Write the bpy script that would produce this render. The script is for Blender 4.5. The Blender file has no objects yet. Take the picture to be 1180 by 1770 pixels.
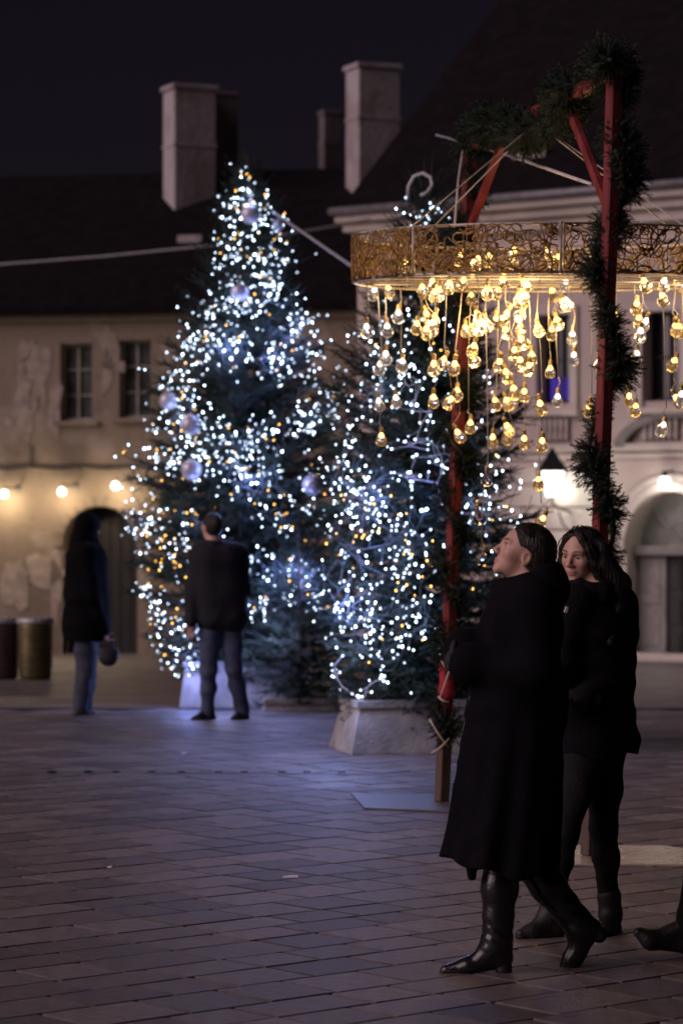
import bpy, bmesh, math, random
import numpy as np
from mathutils import Vector, Matrix

random.seed(7)
rng = np.random.default_rng(7)
R = math.radians
scene = bpy.context.scene
COL = scene.collection

# ------------------------------------------------------------------ camera
F, H, HZ = 4917.0, 1.66, 905.0           # focal length in photo pixels, eye height, horizon row
cam_d = bpy.data.cameras.new('camera')
cam = bpy.data.objects.new('camera', cam_d)
COL.objects.link(cam)
cam_d.sensor_fit = 'VERTICAL'
cam_d.sensor_height = 36.0
cam_d.lens = 36.0 * F / 1770.0
cam_d.clip_start = 0.1
cam_d.clip_end = 900
cam.location = (0, 0, H)
cam.rotation_euler = (R(90) + math.atan((HZ - 885.0) / F), 0, 0)
cam_d.dof.use_dof = True
cam_d.dof.focus_distance = 11.7
cam_d.dof.aperture_fstop = 3.5
scene.camera = cam

# ------------------------------------------------------------------ world, sun, exposure
SUN_EL, SUN_AZ = 27.0, -114.0            # azimuth from +Y, clockwise (negative = left / behind the camera)
world = bpy.data.worlds.new('World')
scene.world = world
world.use_nodes = True
wn = world.node_tree
bg = wn.nodes['Background']
sky = wn.nodes.new('ShaderNodeTexSky')
sky.sky_type = 'NISHITA'
sky.sun_disc = False
sky.sun_elevation = R(SUN_EL)
sky.sun_rotation = R(SUN_AZ)
tint = wn.nodes.new('ShaderNodeMix')
tint.data_type = 'RGBA'
tint.blend_type = 'MULTIPLY'
tint.inputs[0].default_value = 1.0
tint.inputs[7].default_value = (1.0, 0.55, 0.76, 1)
wn.links.new(sky.outputs[0], tint.inputs[6])
wn.links.new(tint.outputs[2], bg.inputs[0])
bg.inputs[1].default_value = 0.0009

sun_d = bpy.data.lights.new('sun', 'SUN')
sun_d.energy = 0.60
sun_d.angle = R(50)
sun_d.color = (1.0, 0.76, 0.80)
sun = bpy.data.objects.new('sun', sun_d)
COL.objects.link(sun)
_az, _el = R(SUN_AZ), R(SUN_EL)
_dir = Vector((math.sin(_az) * math.cos(_el), math.cos(_az) * math.cos(_el), math.sin(_el)))
sun.rotation_euler = (-_dir).to_track_quat('-Z', 'Y').to_euler()

vs = scene.view_settings
vs.view_transform = 'Standard'
vs.look = 'None'
vs.gamma = 1.0
vs.use_curve_mapping = False
vs.exposure = 1.5
EXP = 2.0 ** vs.exposure
scene.cycles.use_denoising = True
scene.cycles.denoising_prefilter = 'ACCURATE'
scene.cycles.max_bounces = 7
scene.cycles.transmission_bounces = 7
scene.cycles.caustics_refractive = False
scene.cycles.caustics_reflective = False
scene.cycles.sample_clamp_indirect = 3.0
scene.cycles.use_adaptive_sampling = False


def P(px, py, Y):
    """photo pixel + distance -> point"""
    return np.array(((px - 590.0) / F * Y, Y, H - (py - HZ) / F * Y))


def gz(Y):
    """the square falls gently away towards the houses"""
    return 0.0 if Y < 26 else -0.0287 * (Y - 26)


def G(px, Y):
    """point on the ground below a photo column"""
    return np.array(((px - 590.0) / F * Y, Y, gz(Y)))


# ------------------------------------------------------------------ materials
MATS = {}


def mat(name, col, rough=0.7, metal=0.0, var=0.25, nscale=8.0, bump=0.0, bscale=60.0, spec=0.5,
        col2=None, island=0.0, objrand=0.0, stretch=None, detail=4.0, wave=None):
    if name in MATS:
        return MATS[name]
    m = bpy.data.materials.new(name)
    m.use_nodes = True
    nt = m.node_tree
    b = nt.nodes['Principled BSDF']
    b.inputs['Roughness'].default_value = rough
    b.inputs['Metallic'].default_value = metal
    b.inputs['Specular IOR Level'].default_value = spec
    tc = nt.nodes.new('ShaderNodeTexCoord')
    src = tc.outputs['Object']
    if stretch:
        mp = nt.nodes.new('ShaderNodeMapping')
        mp.inputs['Scale'].default_value = stretch
        nt.links.new(src, mp.inputs[0])
        src = mp.outputs[0]
    n = nt.nodes.new('ShaderNodeTexNoise')
    n.inputs['Scale'].default_value = nscale
    n.inputs['Detail'].default_value = detail
    nt.links.new(src, n.inputs['Vector'])
    ramp = nt.nodes.new('ShaderNodeValToRGB')
    c1 = tuple(max(0, c * (1 - var)) for c in col[:3]) + (1,)
    c2 = tuple(c * (1 + var) for c in (col2 or col)[:3]) + (1,)
    ramp.color_ramp.elements[0].color = c1
    ramp.color_ramp.elements[1].color = c2
    ramp.color_ramp.elements[0].position = 0.33
    ramp.color_ramp.elements[1].position = 0.68
    nt.links.new(n.outputs['Fac'], ramp.inputs[0])
    out = ramp.outputs[0]
    if island or objrand:
        if island:
            g = nt.nodes.new('ShaderNodeNewGeometry')
            rnd, amt = g.outputs['Random Per Island'], island
        else:
            g = nt.nodes.new('ShaderNodeObjectInfo')
            rnd, amt = g.outputs['Random'], objrand
        mr = nt.nodes.new('ShaderNodeMapRange')
        mr.inputs['To Min'].default_value = 1 - amt
        mr.inputs['To Max'].default_value = 1 + amt
        nt.links.new(rnd, mr.inputs[0])
        mx = nt.nodes.new('ShaderNodeVectorMath')
        mx.operation = 'SCALE'
        nt.links.new(out, mx.inputs[0])
        nt.links.new(mr.outputs[0], mx.inputs['Scale'])
        out = mx.outputs[0]
    nt.links.new(out, b.inputs['Base Color'])
    if bump:
        n2 = nt.nodes.new('ShaderNodeTexNoise')
        n2.inputs['Scale'].default_value = bscale
        n2.inputs['Detail'].default_value = 5
        nt.links.new(src, n2.inputs['Vector'])
        bp = nt.nodes.new('ShaderNodeBump')
        bp.inputs['Strength'].default_value = bump
        bp.inputs['Distance'].default_value = 0.02
        nt.links.new(n2.outputs['Fac'], bp.inputs['Height'])
        nt.links.new(bp.outputs[0], b.inputs['Normal'])
        # worn gloss
        rr = nt.nodes.new('ShaderNodeMapRange')
        rr.inputs['To Min'].default_value = max(0.03, rough - 0.12)
        rr.inputs['To Max'].default_value = min(1, rough + 0.12)
        nt.links.new(n.outputs['Fac'], rr.inputs[0])
        nt.links.new(rr.outputs[0], b.inputs['Roughness'])
    MATS[name] = m
    return m


def emat(name, col, strength, sample=False):
    if name in MATS:
        return MATS[name]
    m = bpy.data.materials.new(name)
    m.use_nodes = True
    nt = m.node_tree
    nt.nodes.remove(nt.nodes['Principled BSDF'])
    e = nt.nodes.new('ShaderNodeEmission')
    e.inputs[0].default_value = tuple(col) + (1,)
    e.inputs[1].default_value = strength / EXP
    nt.links.new(e.outputs[0], nt.nodes['Material Output'].inputs[0])
    m.cycles.emission_sampling = 'AUTO' if sample else 'NONE'
    MATS[name] = m
    return m


def vmat(name, rough=0.5, sss=0.0, bump=0.0, bscale=200):
    """base colour from a vertex attribute (skin, lips, brows, iris)"""
    if name in MATS:
        return MATS[name]
    m = bpy.data.materials.new(name)
    m.use_nodes = True
    nt = m.node_tree
    b = nt.nodes['Principled BSDF']
    a = nt.nodes.new('ShaderNodeVertexColor')
    a.layer_name = 'tone'
    nt.links.new(a.outputs[0], b.inputs['Base Color'])
    b.inputs['Roughness'].default_value = rough
    if sss:
        b.inputs['Subsurface Weight'].default_value = sss
        b.inputs['Subsurface Radius'].default_value = (0.01, 0.004, 0.002)
    if bump:
        n2 = nt.nodes.new('ShaderNodeTexNoise')
        n2.inputs['Scale'].default_value = bscale
        bp = nt.nodes.new('ShaderNodeBump')
        bp.inputs['Strength'].default_value = bump
        bp.inputs['Distance'].default_value = 0.004
        nt.links.new(n2.outputs['Fac'], bp.inputs['Height'])
        nt.links.new(bp.outputs[0], b.inputs['Normal'])
    MATS[name] = m
    return m


def glass_mat():
    m = bpy.data.materials.new('clear_glass')
    m.use_nodes = True
    b = m.node_tree.nodes['Principled BSDF']
    b.inputs['Base Color'].default_value = (1, 0.97, 0.92, 1)
    b.inputs['Transmission Weight'].default_value = 1.0
    b.inputs['Roughness'].default_value = 0.03
    b.inputs['IOR'].default_value = 1.46
    MATS['glass'] = m
    return m


# ------------------------------------------------------------------ mesh helpers
def fast_mesh(name, verts, faces):
    """verts (n,3) array, faces (m,3|4) int array"""
    me = bpy.data.meshes.new(name)
    verts = np.ascontiguousarray(verts, dtype=np.float32)
    faces = np.ascontiguousarray(faces, dtype=np.int32)
    k = faces.shape[1]
    me.vertices.add(len(verts))
    me.vertices.foreach_set('co', verts.ravel())
    me.loops.add(faces.size)
    me.loops.foreach_set('vertex_index', faces.ravel())
    me.polygons.add(len(faces))
    me.polygons.foreach_set('loop_start', np.arange(0, faces.size, k, dtype=np.int32))
    me.update(calc_edges=True)
    return me


def link(name, me, m=None, parent=None, loc=None, smooth=False):
    o = bpy.data.objects.new(name, me)
    COL.objects.link(o)
    if m is not None and len(me.materials) == 0:
        me.materials.append(m)
    if smooth:
        me.polygons.foreach_set('use_smooth', np.ones(len(me.polygons), dtype=bool))
    if parent is not None:
        o.parent = parent
    if loc is not None:
        o.location = loc
    return o


def tag(o, label=None, cat=None, group=None, kind=None):
    if label:
        o['label'] = label
    if cat:
        o['category'] = cat
    if group:
        o['group'] = group
    if kind:
        o['kind'] = kind
    return o


def thing(name, label, cat, loc=(0, 0, 0), group=None):
    o = bpy.data.objects.new(name, None)
    COL.objects.link(o)
    o.empty_display_size = 0.1
    o.location = Vector(loc)
    return tag(o, label, cat, group)


class MB:
    """collects simple shapes in world coordinates, builds one mesh relative to an origin"""
    def __init__(self):
        self.v, self.f = [], []

    def add(self, vs_, fs_):
        n = len(self.v)
        self.v.extend([tuple(map(float, p)) for p in vs_])
        self.f.extend([tuple(n + i for i in f) for f in fs_])

    def tube(self, pts, rad, seg=6, cap=True):
        pts = [Vector(p) for p in pts]
        n = len(pts)
        rads = rad if hasattr(rad, '__len__') else [rad] * n
        rings = []
        up = None
        for i in range(n):
            t = (pts[min(i + 1, n - 1)] - pts[max(i - 1, 0)])
            if t.length < 1e-9:
                t = Vector((0, 0, 1))
            t.normalize()
            if up is None:
                up = Vector((0, 0, 1)) if abs(t.z) < 0.9 else Vector((1, 0, 0))
            a = t.cross(up)
            if a.length < 1e-6:
                a = t.cross(Vector((1, 0.3, 0.2)))
            a.normalize()
            b = a.cross(t)
            up = b
            rings.append([pts[i] + (a * math.cos(2 * math.pi * k / seg) + b * math.sin(2 * math.pi * k / seg)) * rads[i]
                          for k in range(seg)])
        vs_ = [p for r_ in rings for p in r_]
        fs_ = []
        for i in range(n - 1):
            for k in range(seg):
                k2 = (k + 1) % seg
                fs_.append((i * seg + k, i * seg + k2, (i + 1) * seg + k2, (i + 1) * seg + k))
        if cap:
            fs_.append(tuple(range(seg))[::-1])
            fs_.append(tuple((n - 1) * seg + k for k in range(seg)))
        self.add(vs_, fs_)
        return self

    def box(self, c, size, M=None, ch=0.0):
        """chamfered box: centre, full size, optional 3x3"""
        sx, sy, sz = (s / 2 for s in size)
        bm = bmesh.new()
        bmesh.ops.create_cube(bm, size=1.0)
        for v in bm.verts:
            v.co = Vector((v.co.x * size[0], v.co.y * size[1], v.co.z * size[2]))
        if ch > 0:
            bmesh.ops.bevel(bm, geom=list(bm.edges), offset=ch, segments=1, affect='EDGES', profile=0.5)
        bm.verts.ensure_lookup_table()
        c = Vector(c)
        vs_ = [(M @ v.co if M is not None else v.co) + c for v in bm.verts]
        fs_ = [tuple(v.index for v in f.verts) for f in bm.faces]
        bm.free()
        self.add(vs_, fs_)
        return self

    def beam(self, a, b, w, d, ch=0.004, roll=0.0):
        a, b = Vector(a), Vector(b)
        t = (b - a)
        L = t.length
        q = t.to_track_quat('Z', 'Y').to_matrix() @ Matrix.Rotation(roll, 3, 'Z')
        return self.box((a + b) / 2, (w, d, L), q, ch)

    def lathe(self, prof, c, M=None, seg=16):
        """prof: (radius, z) list"""
        c = Vector(c)
        vs_, fs_ = [], []
        for r_, z in prof:
            for k in range(seg):
                a = 2 * math.pi * k / seg
                p = Vector((r_ * math.cos(a), r_ * math.sin(a), z))
                vs_.append((M @ p if M is not None else p) + c)
        n = len(prof)
        for i in range(n - 1):
            for k in range(seg):
                k2 = (k + 1) % seg
                fs_.append((i * seg + k, i * seg + k2, (i + 1) * seg + k2, (i + 1) * seg + k))
        fs_.append(tuple(range(seg))[::-1])
        fs_.append(tuple((n - 1) * seg + k for k in range(seg)))
        self.add(vs_, fs_)
        return self

    def build(self, name, m, parent=None, smooth=False, origin=None):
        o0 = Vector(origin) if origin is not None else (parent_world(parent) if parent else Vector((0, 0, 0)))
        me = bpy.data.meshes.new(name)
        me.from_pydata([(p[0] - o0.x, p[1] - o0.y, p[2] - o0.z) for p in self.v], [], self.f)
        me.update()
        o = link(name, me, m, parent, None, smooth)
        if parent is None and origin is not None:
            o.location = o0
        return o


def parent_world(o):
    p = Vector((0, 0, 0))
    while o is not None:
        p += o.location
        o = o.parent
    return p


# ------------------------------------------------------------------ implicit-surface modeller (bodies, clothes)
class Ops:
    def __init__(self):
        self.ops = []

    def _add(self, kind, fn, lo, hi, k):
        self.ops.append((kind, fn, np.minimum(lo, hi), np.maximum(lo, hi), k))
        return self

    def cap(self, a, b, ra, rb=None, k=0.03, kind='u'):
        a = np.asarray(a, float); b = np.asarray(b, float)
        rb = ra if rb is None else rb
        ba = b - a
        L2 = max(1e-9, ba @ ba)

        def fn(p):
            q = p - a
            t = np.clip(q @ ba / L2, 0, 1)
            return np.linalg.norm(q - t[:, None] * ba, axis=1) - (ra + (rb - ra) * t)
        rm = max(ra, rb)
        return self._add(kind, fn, np.minimum(a, b) - rm, np.maximum(a, b) + rm, k)

    def chain(self, pts, rads, k=0.03, kind='u'):
        for i in range(len(pts) - 1):
            self.cap(pts[i], pts[i + 1], rads[i], rads[i + 1], k, kind)
        return self

    def ell(self, c, r, M=None, k=0.03, kind='u'):
        c = np.asarray(c, float); r = np.asarray(r, float)
        M = np.eye(3) if M is None else M

        def fn(p):
            q = (p - c) @ M
            k0 = np.linalg.norm(q / r, axis=1)
            k1 = np.linalg.norm(q / (r * r), axis=1) + 1e-9
            return k0 * (k0 - 1) / k1
        return self._add(kind, fn, c - r.max(), c + r.max(), k)

    def custom(self, fn, lo, hi, k=0.03, kind='u'):
        return self._add(kind, fn, np.asarray(lo, float), np.asarray(hi, float), k)

    def plane(self, pt, n, lo, hi):
        """cut away everything below the plane inside the box"""
        pt = np.asarray(pt, float); n = np.asarray(n, float); n = n / np.linalg.norm(n)
        return self._add('i', lambda p: -(p - pt) @ n, np.asarray(lo, float), np.asarray(hi, float), 0.004)

    def eval(self, p, marg):
        d = np.full(len(p), 0.6)
        for kind, fn, lo, hi, k in self.ops:
            mm = marg + k
            if kind == 'i':
                mm = 0
            msk = ((p > lo - mm) & (p < hi + mm)).all(axis=1)
            if not msk.any():
                continue
            q = p[msk]
            b = fn(q)
            a = d[msk]
            if kind == 'u':
                h = np.clip(0.5 + 0.5 * (b - a) / k, 0, 1)
                d[msk] = b * h + a * (1 - h) if False else a * h + b * (1 - h) - k * h * (1 - h)
            elif kind == 's':
                b = -b
                h = np.clip(0.5 - 0.5 * (b - a) / k, 0, 1)
                d[msk] = b + (a - b) * h + k * h * (1 - h) if False else np.maximum(a, b) + np.maximum(k - np.abs(a - b), 0) ** 2 / (4 * k)
            elif kind == 'i':
                d[msk] = np.maximum(a, b)
            elif kind == 'd':
                d[msk] = a + b
        return d

    def bounds(self):
        lo = np.min([o[2] for o in self.ops if o[0] == 'u'], axis=0)
        hi = np.max([o[3] for o in self.ops if o[0] == 'u'], axis=0)
        return lo, hi

    def mesh(self, vox, smooth=1):
        lo, hi = self.bounds()
        lo = lo - 4 * vox
        nb = np.ceil((hi - lo + 4 * vox) / (4 * vox)).astype(int) + 1
        n = nb * 4
        ix = [np.arange(k) for k in nb]
        gx, gy, gz_ = np.meshgrid(*ix, indexing='ij')
        cen = np.stack([gx, gy, gz_], -1).reshape(-1, 3) * 4 * vox + 1.5 * vox + lo
        marg = 12 * vox
        Dc = self.eval(cen, marg)
        act = np.abs(Dc) < 8 * vox
        D = np.repeat(np.repeat(np.repeat(Dc.reshape(nb), 4, 0), 4, 1), 4, 2)
        off = np.stack(np.meshgrid(range(4), range(4), range(4), indexing='ij'), -1).reshape(-1, 3)
        bi = np.stack([gx, gy, gz_], -1).reshape(-1, 3)[act]
        pi = (bi[:, None, :] * 4 + off[None]).reshape(-1, 3)
        D[pi[:, 0], pi[:, 1], pi[:, 2]] = self.eval(pi * vox + lo, marg)
        S = D < 0
        c = [S[i:n[0] - 1 + i, j:n[1] - 1 + j, k:n[2] - 1 + k] for i in (0, 1) for j in (0, 1) for k in (0, 1)]
        cnt = sum(x.astype(np.int8) for x in c)
        cells = np.argwhere((cnt > 0) & (cnt < 8))
        corner = np.array([(i, j, k) for i in (0, 1) for j in (0, 1) for k in (0, 1)])
        val = np.stack([D[cells[:, 0] + a, cells[:, 1] + b, cells[:, 2] + e] for a, b, e in corner], 1)
        acc = np.zeros((len(cells), 3)); num = np.zeros(len(cells))
        for a in range(8):
            for b in range(a + 1, 8):
                if np.abs(corner[a] - corner[b]).sum() != 1:
                    continue
                va, vb = val[:, a], val[:, b]
                x = (va < 0) != (vb < 0)
                t = np.where(x, va / np.where(x, va - vb, 1), 0)
                pt = corner[a] + t[:, None] * (corner[b] - corner[a])
                acc += pt * x[:, None]
                num += x
        V = (cells + acc / num[:, None]) * vox + lo
        idx = np.full(n, -1, dtype=np.int32)
        idx[cells[:, 0], cells[:, 1], cells[:, 2]] = np.arange(len(cells))
        Q = []
        for ax in range(3):
            o1, o2 = (ax + 1) % 3, (ax + 2) % 3
            sl0 = [slice(1, None)] * 3; sl1 = [slice(1, None)] * 3
            sl0[ax] = slice(0, -1); sl1[ax] = slice(1, None)
            A, B = S[tuple(sl0)], S[tuple(sl1)]
            e = np.argwhere(A != B)
            base = e.copy()
            base[:, o1] += 1
            base[:, o2] += 1
            def at(d1, d2):
                q = base.copy()
                q[:, o1] -= d1
                q[:, o2] -= d2
                return idx[q[:, 0], q[:, 1], q[:, 2]]
            quad = np.stack([at(1, 1), at(0, 1), at(0, 0), at(1, 0)], 1)
            flip = ~A[e[:, 0], e[:, 1], e[:, 2]]
            quad[flip] = quad[flip][:, ::-1]
            Q.append(quad)
        Q = np.concatenate(Q)
        Q = Q[(Q >= 0).all(axis=1)]
        ed = np.concatenate([Q[:, [0, 1]], Q[:, [1, 2]], Q[:, [2, 3]], Q[:, [3, 0]]])
        for _ in range(smooth):
            s = np.zeros_like(V); w = np.zeros(len(V))
            for i in range(3):
                s[:, i] = np.bincount(ed[:, 0], V[ed[:, 1], i], len(V)) + np.bincount(ed[:, 1], V[ed[:, 0], i], len(V))
            w = np.bincount(ed[:, 0], minlength=len(V)) + np.bincount(ed[:, 1], minlength=len(V))
            V = V * 0.5 + 0.5 * s / np.maximum(w, 1)[:, None]
        return V, Q


def sdf_obj(name, ops, vox, m, parent, smooth=1, tone=None):
    V, Q = ops.mesh(vox, smooth)
    me = fast_mesh(name, V, Q)
    o = link(name, me, m, parent, None, True)
    if tone is not None:
        ca = me.color_attributes.new('tone', 'FLOAT_COLOR', 'POINT')
        c = np.ones((len(V), 4), dtype=np.float32)
        c[:, :3] = tone(V)
        ca.data.foreach_set('color', c.ravel())
    return o


def point_light(name, loc, col, power, parent=None, radius=0.03):
    d = bpy.data.lights.new(name, 'POINT')
    d.energy = power / EXP
    d.color = col
    d.shadow_soft_size = radius
    o = bpy.data.objects.new(name, d)
    COL.objects.link(o)
    o.location = Vector(loc) - (parent_world(parent) if parent else Vector((0, 0, 0)))
    if parent:
        o.parent = parent
    return o


# ------------------------------------------------------------------ palette
M_tile = mat('paving_stone', (0.145, 0.116, 0.115), 0.55, var=0.32, nscale=7, bump=0.5, bscale=45, objrand=0.36)
M_tile_far = mat('paving_stone_far', (0.145, 0.116, 0.115), 0.55, var=0.32, nscale=7, bump=0.5, bscale=45, island=0.36)
M_joint = mat('joint_sand', (0.022, 0.02, 0.02), 0.95, var=0.3, nscale=20, bump=0.4, bscale=120)
M_plate = mat('steel_plate', (0.58, 0.50, 0.40), 0.26, metal=0.4, var=0.2, nscale=6, bump=0.15, bscale=14)
M_plate_dull = mat('dull_plate', (0.11, 0.098, 0.10), 0.55, metal=0.2, var=0.2, nscale=6, bump=0.15, bscale=14)
M_redwood = mat('red_painted_wood', (0.19, 0.024, 0.026), 0.55, var=0.3, nscale=10, bump=0.3, bscale=40, stretch=(1, 1, 0.15))
M_redcloth = mat('red_cloth', (0.42, 0.025, 0.04), 0.8, var=0.3, nscale=10, bump=0.3, bscale=60)
M_barewood = mat('bare_wood', (0.09, 0.06, 0.05), 0.7, var=0.3, nscale=10, bump=0.4, bscale=40, stretch=(1, 1, 0.12))
M_needle = mat('spruce_needles', (0.026, 0.044, 0.030), 0.55, var=0.35, nscale=3, island=0.45, spec=0.35)
M_needle_g = mat('garland_needles', (0.018, 0.030, 0.021), 0.6, var=0.35, nscale=6, island=0.45, spec=0.3)
M_bark = mat('spruce_bark', (0.07, 0.05, 0.035), 0.9, var=0.35, nscale=14, bump=0.6, bscale=60)
M_wire_w = mat('pale_cable', (0.55, 0.56, 0.60), 0.5, var=0.1)
M_cord = mat('thin_cord', (0.42, 0.38, 0.34), 0.6, var=0.1)
M_steelrope = mat('steel_rope', (0.45, 0.43, 0.46), 0.45, metal=0.3, var=0.15)
M_bronze = mat('bronze_wire', (0.27, 0.155, 0.05), 0.40, metal=0.55, var=0.3, nscale=30)
M_hoop = mat('pale_hoop', (0.55, 0.49, 0.42), 0.45, metal=0.2, var=0.15)
M_concrete = mat('concrete', (0.33, 0.31, 0.30), 0.85, var=0.3, nscale=5, bump=0.5, bscale=45)
M_soil = mat('soil', (0.03, 0.022, 0.018), 0.95, var=0.4, nscale=30, bump=0.8, bscale=50)
M_bauble = mat('frosted_bauble', (0.62, 0.60, 0.68), 0.28, metal=0.2, var=0.12, nscale=18)
M_black = mat('black_iron', (0.02, 0.02, 0.022), 0.45, metal=0.4, var=0.2)
GLASS = glass_mat()
E_white = emat('led_white', (0.62, 0.78, 1.0), 12.5)
E_white_hi = emat('led_white_bright', (0.62, 0.80, 1.0), 24)
E_white_lo = emat('led_white_faint', (0.58, 0.74, 1.0), 6)
E_blue = emat('led_blue_white', (0.50, 0.62, 1.0), 45)
E_warm = emat('led_amber', (1.0, 0.50, 0.09), 9.0)
E_fil = emat('bulb_filament', (1.0, 0.56, 0.15), 5)
E_fil_cool = emat('bulb_filament_pale', (1.0, 0.82, 0.66), 4)

# ------------------------------------------------------------------ ground
D1 = np.array((0.755, 0.656)); D2 = np.array((-0.656, 0.755))


def ground_sheet():
    ys = [-40, -10, 4, 8, 12, 16, 20, 23, 26, 30, 36, 44, 54, 70, 110, 240]
    xs = [-200, -60, -20, -10, -6, -3, 0, 3, 6, 10, 20, 60, 200]
    v = [(x, y, gz(y) if y < 70 else gz(70)) for y in ys for x in xs]
    nx = len(xs)
    f = [(j * nx + i, j * nx + i + 1, (j + 1) * nx + i + 1, (j + 1) * nx + i) for j in range(len(ys) - 1) for i in range(nx - 1)]
    me = bpy.data.meshes.new('ground')
    me.from_pydata(v, [], f)
    m = bpy.data.materials.new('paved_ground')
    m.use_nodes = True
    nt = m.node_tree
    b = nt.nodes['Principled BSDF']
    tc = nt.nodes.new('ShaderNodeTexCoord')
    mp = nt.nodes.new('ShaderNodeMapping')
    mp.inputs['Rotation'].default_value = (0, 0, -math.atan2(D1[1], D1[0]))
    br = nt.nodes.new('ShaderNodeTexBrick')
    br.inputs['Scale'].default_value = 1.0
    br.inputs['Brick Width'].default_value = 0.44
    br.inputs['Row Height'].default_value = 0.30
    br.inputs['Mortar Size'].default_value = 0.009
    br.inputs['Color1'].default_value = (0.13, 0.108, 0.108, 1)
    br.inputs['Color2'].default_value = (0.21, 0.18, 0.18, 1)
    br.inputs['Mortar'].default_value = (0.05, 0.045, 0.045, 1)
    n = nt.nodes.new('ShaderNodeTexNoise')
    n.inputs['Scale'].default_value = 0.9
    n.inputs['Detail'].default_value = 6
    mr = nt.nodes.new('ShaderNodeMapRange')
    mr.inputs['To Min'].default_value = 0.35
    mr.inputs['To Max'].default_value = 0.6
    nt.links.new(tc.outputs['Object'], mp.inputs[0])
    nt.links.new(mp.outputs[0], br.inputs[0])
    nt.links.new(tc.outputs['Object'], n.inputs['Vector'])
    nt.links.new(n.outputs['Fac'], mr.inputs[0])
    nt.links.new(br.outputs['Color'], b.inputs['Base Color'])
    nt.links.new(mr.outputs[0], b.inputs['Roughness'])
    bp = nt.nodes.new('ShaderNodeBump')
    bp.inputs['Strength'].default_value = 0.4
    bp.inputs['Distance'].default_value = 0.01
    nt.links.new(br.outputs['Fac'], bp.inputs['Height'])
    bp.invert = True
    nt.links.new(bp.outputs[0], b.inputs['Normal'])
    o = link('ground', me, m)
    return tag(o, 'stone paved town square falling gently towards the houses', 'ground', kind='structure')


ground = ground_sheet()


def pavement():
    """laid stones on a bed of dark joint sand, up to 25 m; nearest 300 as single pieces"""
    bed = MB()
    bed.add([(-7, 2.5, 0.015), (7, 2.5, 0.015), (7, 25.4, 0.015), (-7, 25.4, 0.015)], [(0, 1, 2, 3)])
    bedo = bed.build('pavement', M_joint)
    tag(bedo, 'near stretch of rectangular stone slabs laid diagonally across the square', 'pavement', kind='structure')
    r = random.Random(3)
    tiles = []
    b = -14.0
    while b < 26:
        w = r.choice((0.25, 0.28, 0.30, 0.32))
        a = -10 + r.random() * 0.4
        while a < 30:
            L = r.uniform(0.27, 0.46)
            c = D1 * (a + L / 2) + D2 * (b + w / 2)
            if 3.0 < c[1] < 25.0 and abs(c[0]) < 0.12 * c[1] + 2.8:
                tiles.append((c[0], c[1], L, w))
            a += L
        b += w
    # unit slab with a worn chamfer
    bm = bmesh.new()
    bmesh.ops.create_cube(bm, size=1.0)
    top = [e for e in bm.edges if all(v.co.z > 0 for v in e.verts)]
    bmesh.ops.bevel(bm, geom=top, offset=0.018, segments=1, affect='EDGES')
    bmesh.ops.delete(bm, geom=[f for f in bm.faces if f.normal.z < -0.9], context='FACES')
    slab = bpy.data.meshes.new('slab')
    bm.to_mesh(slab)
    bm.free()
    slab.materials.append(M_tile)
    sv = np.array([v.co[:] for v in slab.vertices])
    sf = [tuple(p.vertices) for p in slab.polygons]
    ang = math.atan2(D1[1], D1[0])
    ca, sa = math.cos(ang), math.sin(ang)
    tiles.sort(key=lambda t: t[1])
    vis = [t for t in tiles if t[1] > 9.0 and abs(t[0]) < 0.12 * t[1] + 0.18][:300]
    visset = set(vis)
    far = MB()
    T = 0.03
    for t in tiles:
        x, y, L, w = t
        g = r.uniform(0.012, 0.018)
        dz = r.uniform(-0.001, 0.0015)
        tx, ty = r.uniform(-.003, .003), r.uniform(-.004, .004)
        if t in visset:
            o = link('paving_slab', slab, None, bedo, (x, y, 0.004 + T / 2 - 0.012 + dz))
            o.scale = (L - g * 1.5, w - g, T)
            o.rotation_euler = (tx, ty, ang)
        else:
            q = sv * np.array((L - g * 1.5, w - g, T))
            q[:, 2] += q[:, 0] * tx + q[:, 1] * ty
            vv = np.stack([q[:, 0] * ca - q[:, 1] * sa + x, q[:, 0] * sa + q[:, 1] * ca + y, q[:, 2] + 0.004 + T / 2 - 0.012 + dz], 1)
            far.add(vv, sf)
    fo = far.build('distant_paving_slabs', M_tile_far, bedo)
    tag(fo, kind='stuff')
    ZT = 0.004 + T - 0.012
    # drain line with dark inlets
    dr = MB()
    a, bpt = P(-40, 1338, 18.8), P(640, 1346, 18.6)
    a[2] = bpt[2] = ZT + 0.001
    dr.add([(a[0], a[1] - .04, ZT - .002), (bpt[0], bpt[1] - .04, ZT - .002), (bpt[0], bpt[1] + .04, ZT - .002), (a[0], a[1] + .04, ZT - .002), (a[0], a[1] - .04, ZT + .004), (bpt[0], bpt[1] - .04, ZT + .004), (bpt[0], bpt[1] + .04, ZT + .004), (a[0], a[1] + .04, ZT + .004)], [(4, 5, 6, 7), (0, 1, 5, 4), (2, 3, 7, 6), (1, 2, 6, 5), (3, 0, 4, 7)])
    dro = dr.build('drain_channel', mat('drain_stone', (0.14, 0.13, 0.13), 0.6, var=0.2, bump=0.3), bedo)
    for (px, py) in ((104, 1329), (162, 1332), (205, 1337), (268, 1335), (315, 1340), (380, 1338), (422, 1342), (487, 1342), (530, 1345), (590, 1346)):
        q = P(px, py, 8162 / (py - HZ))
        m_ = MB().box((q[0], 18.72, ZT + 0.008), (0.05, 0.07, 0.008), None, 0.003)
        m_.build('inlet_cover', M_black, dro)
    return ZT


ZT = pavement()          # top of the slabs

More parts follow.
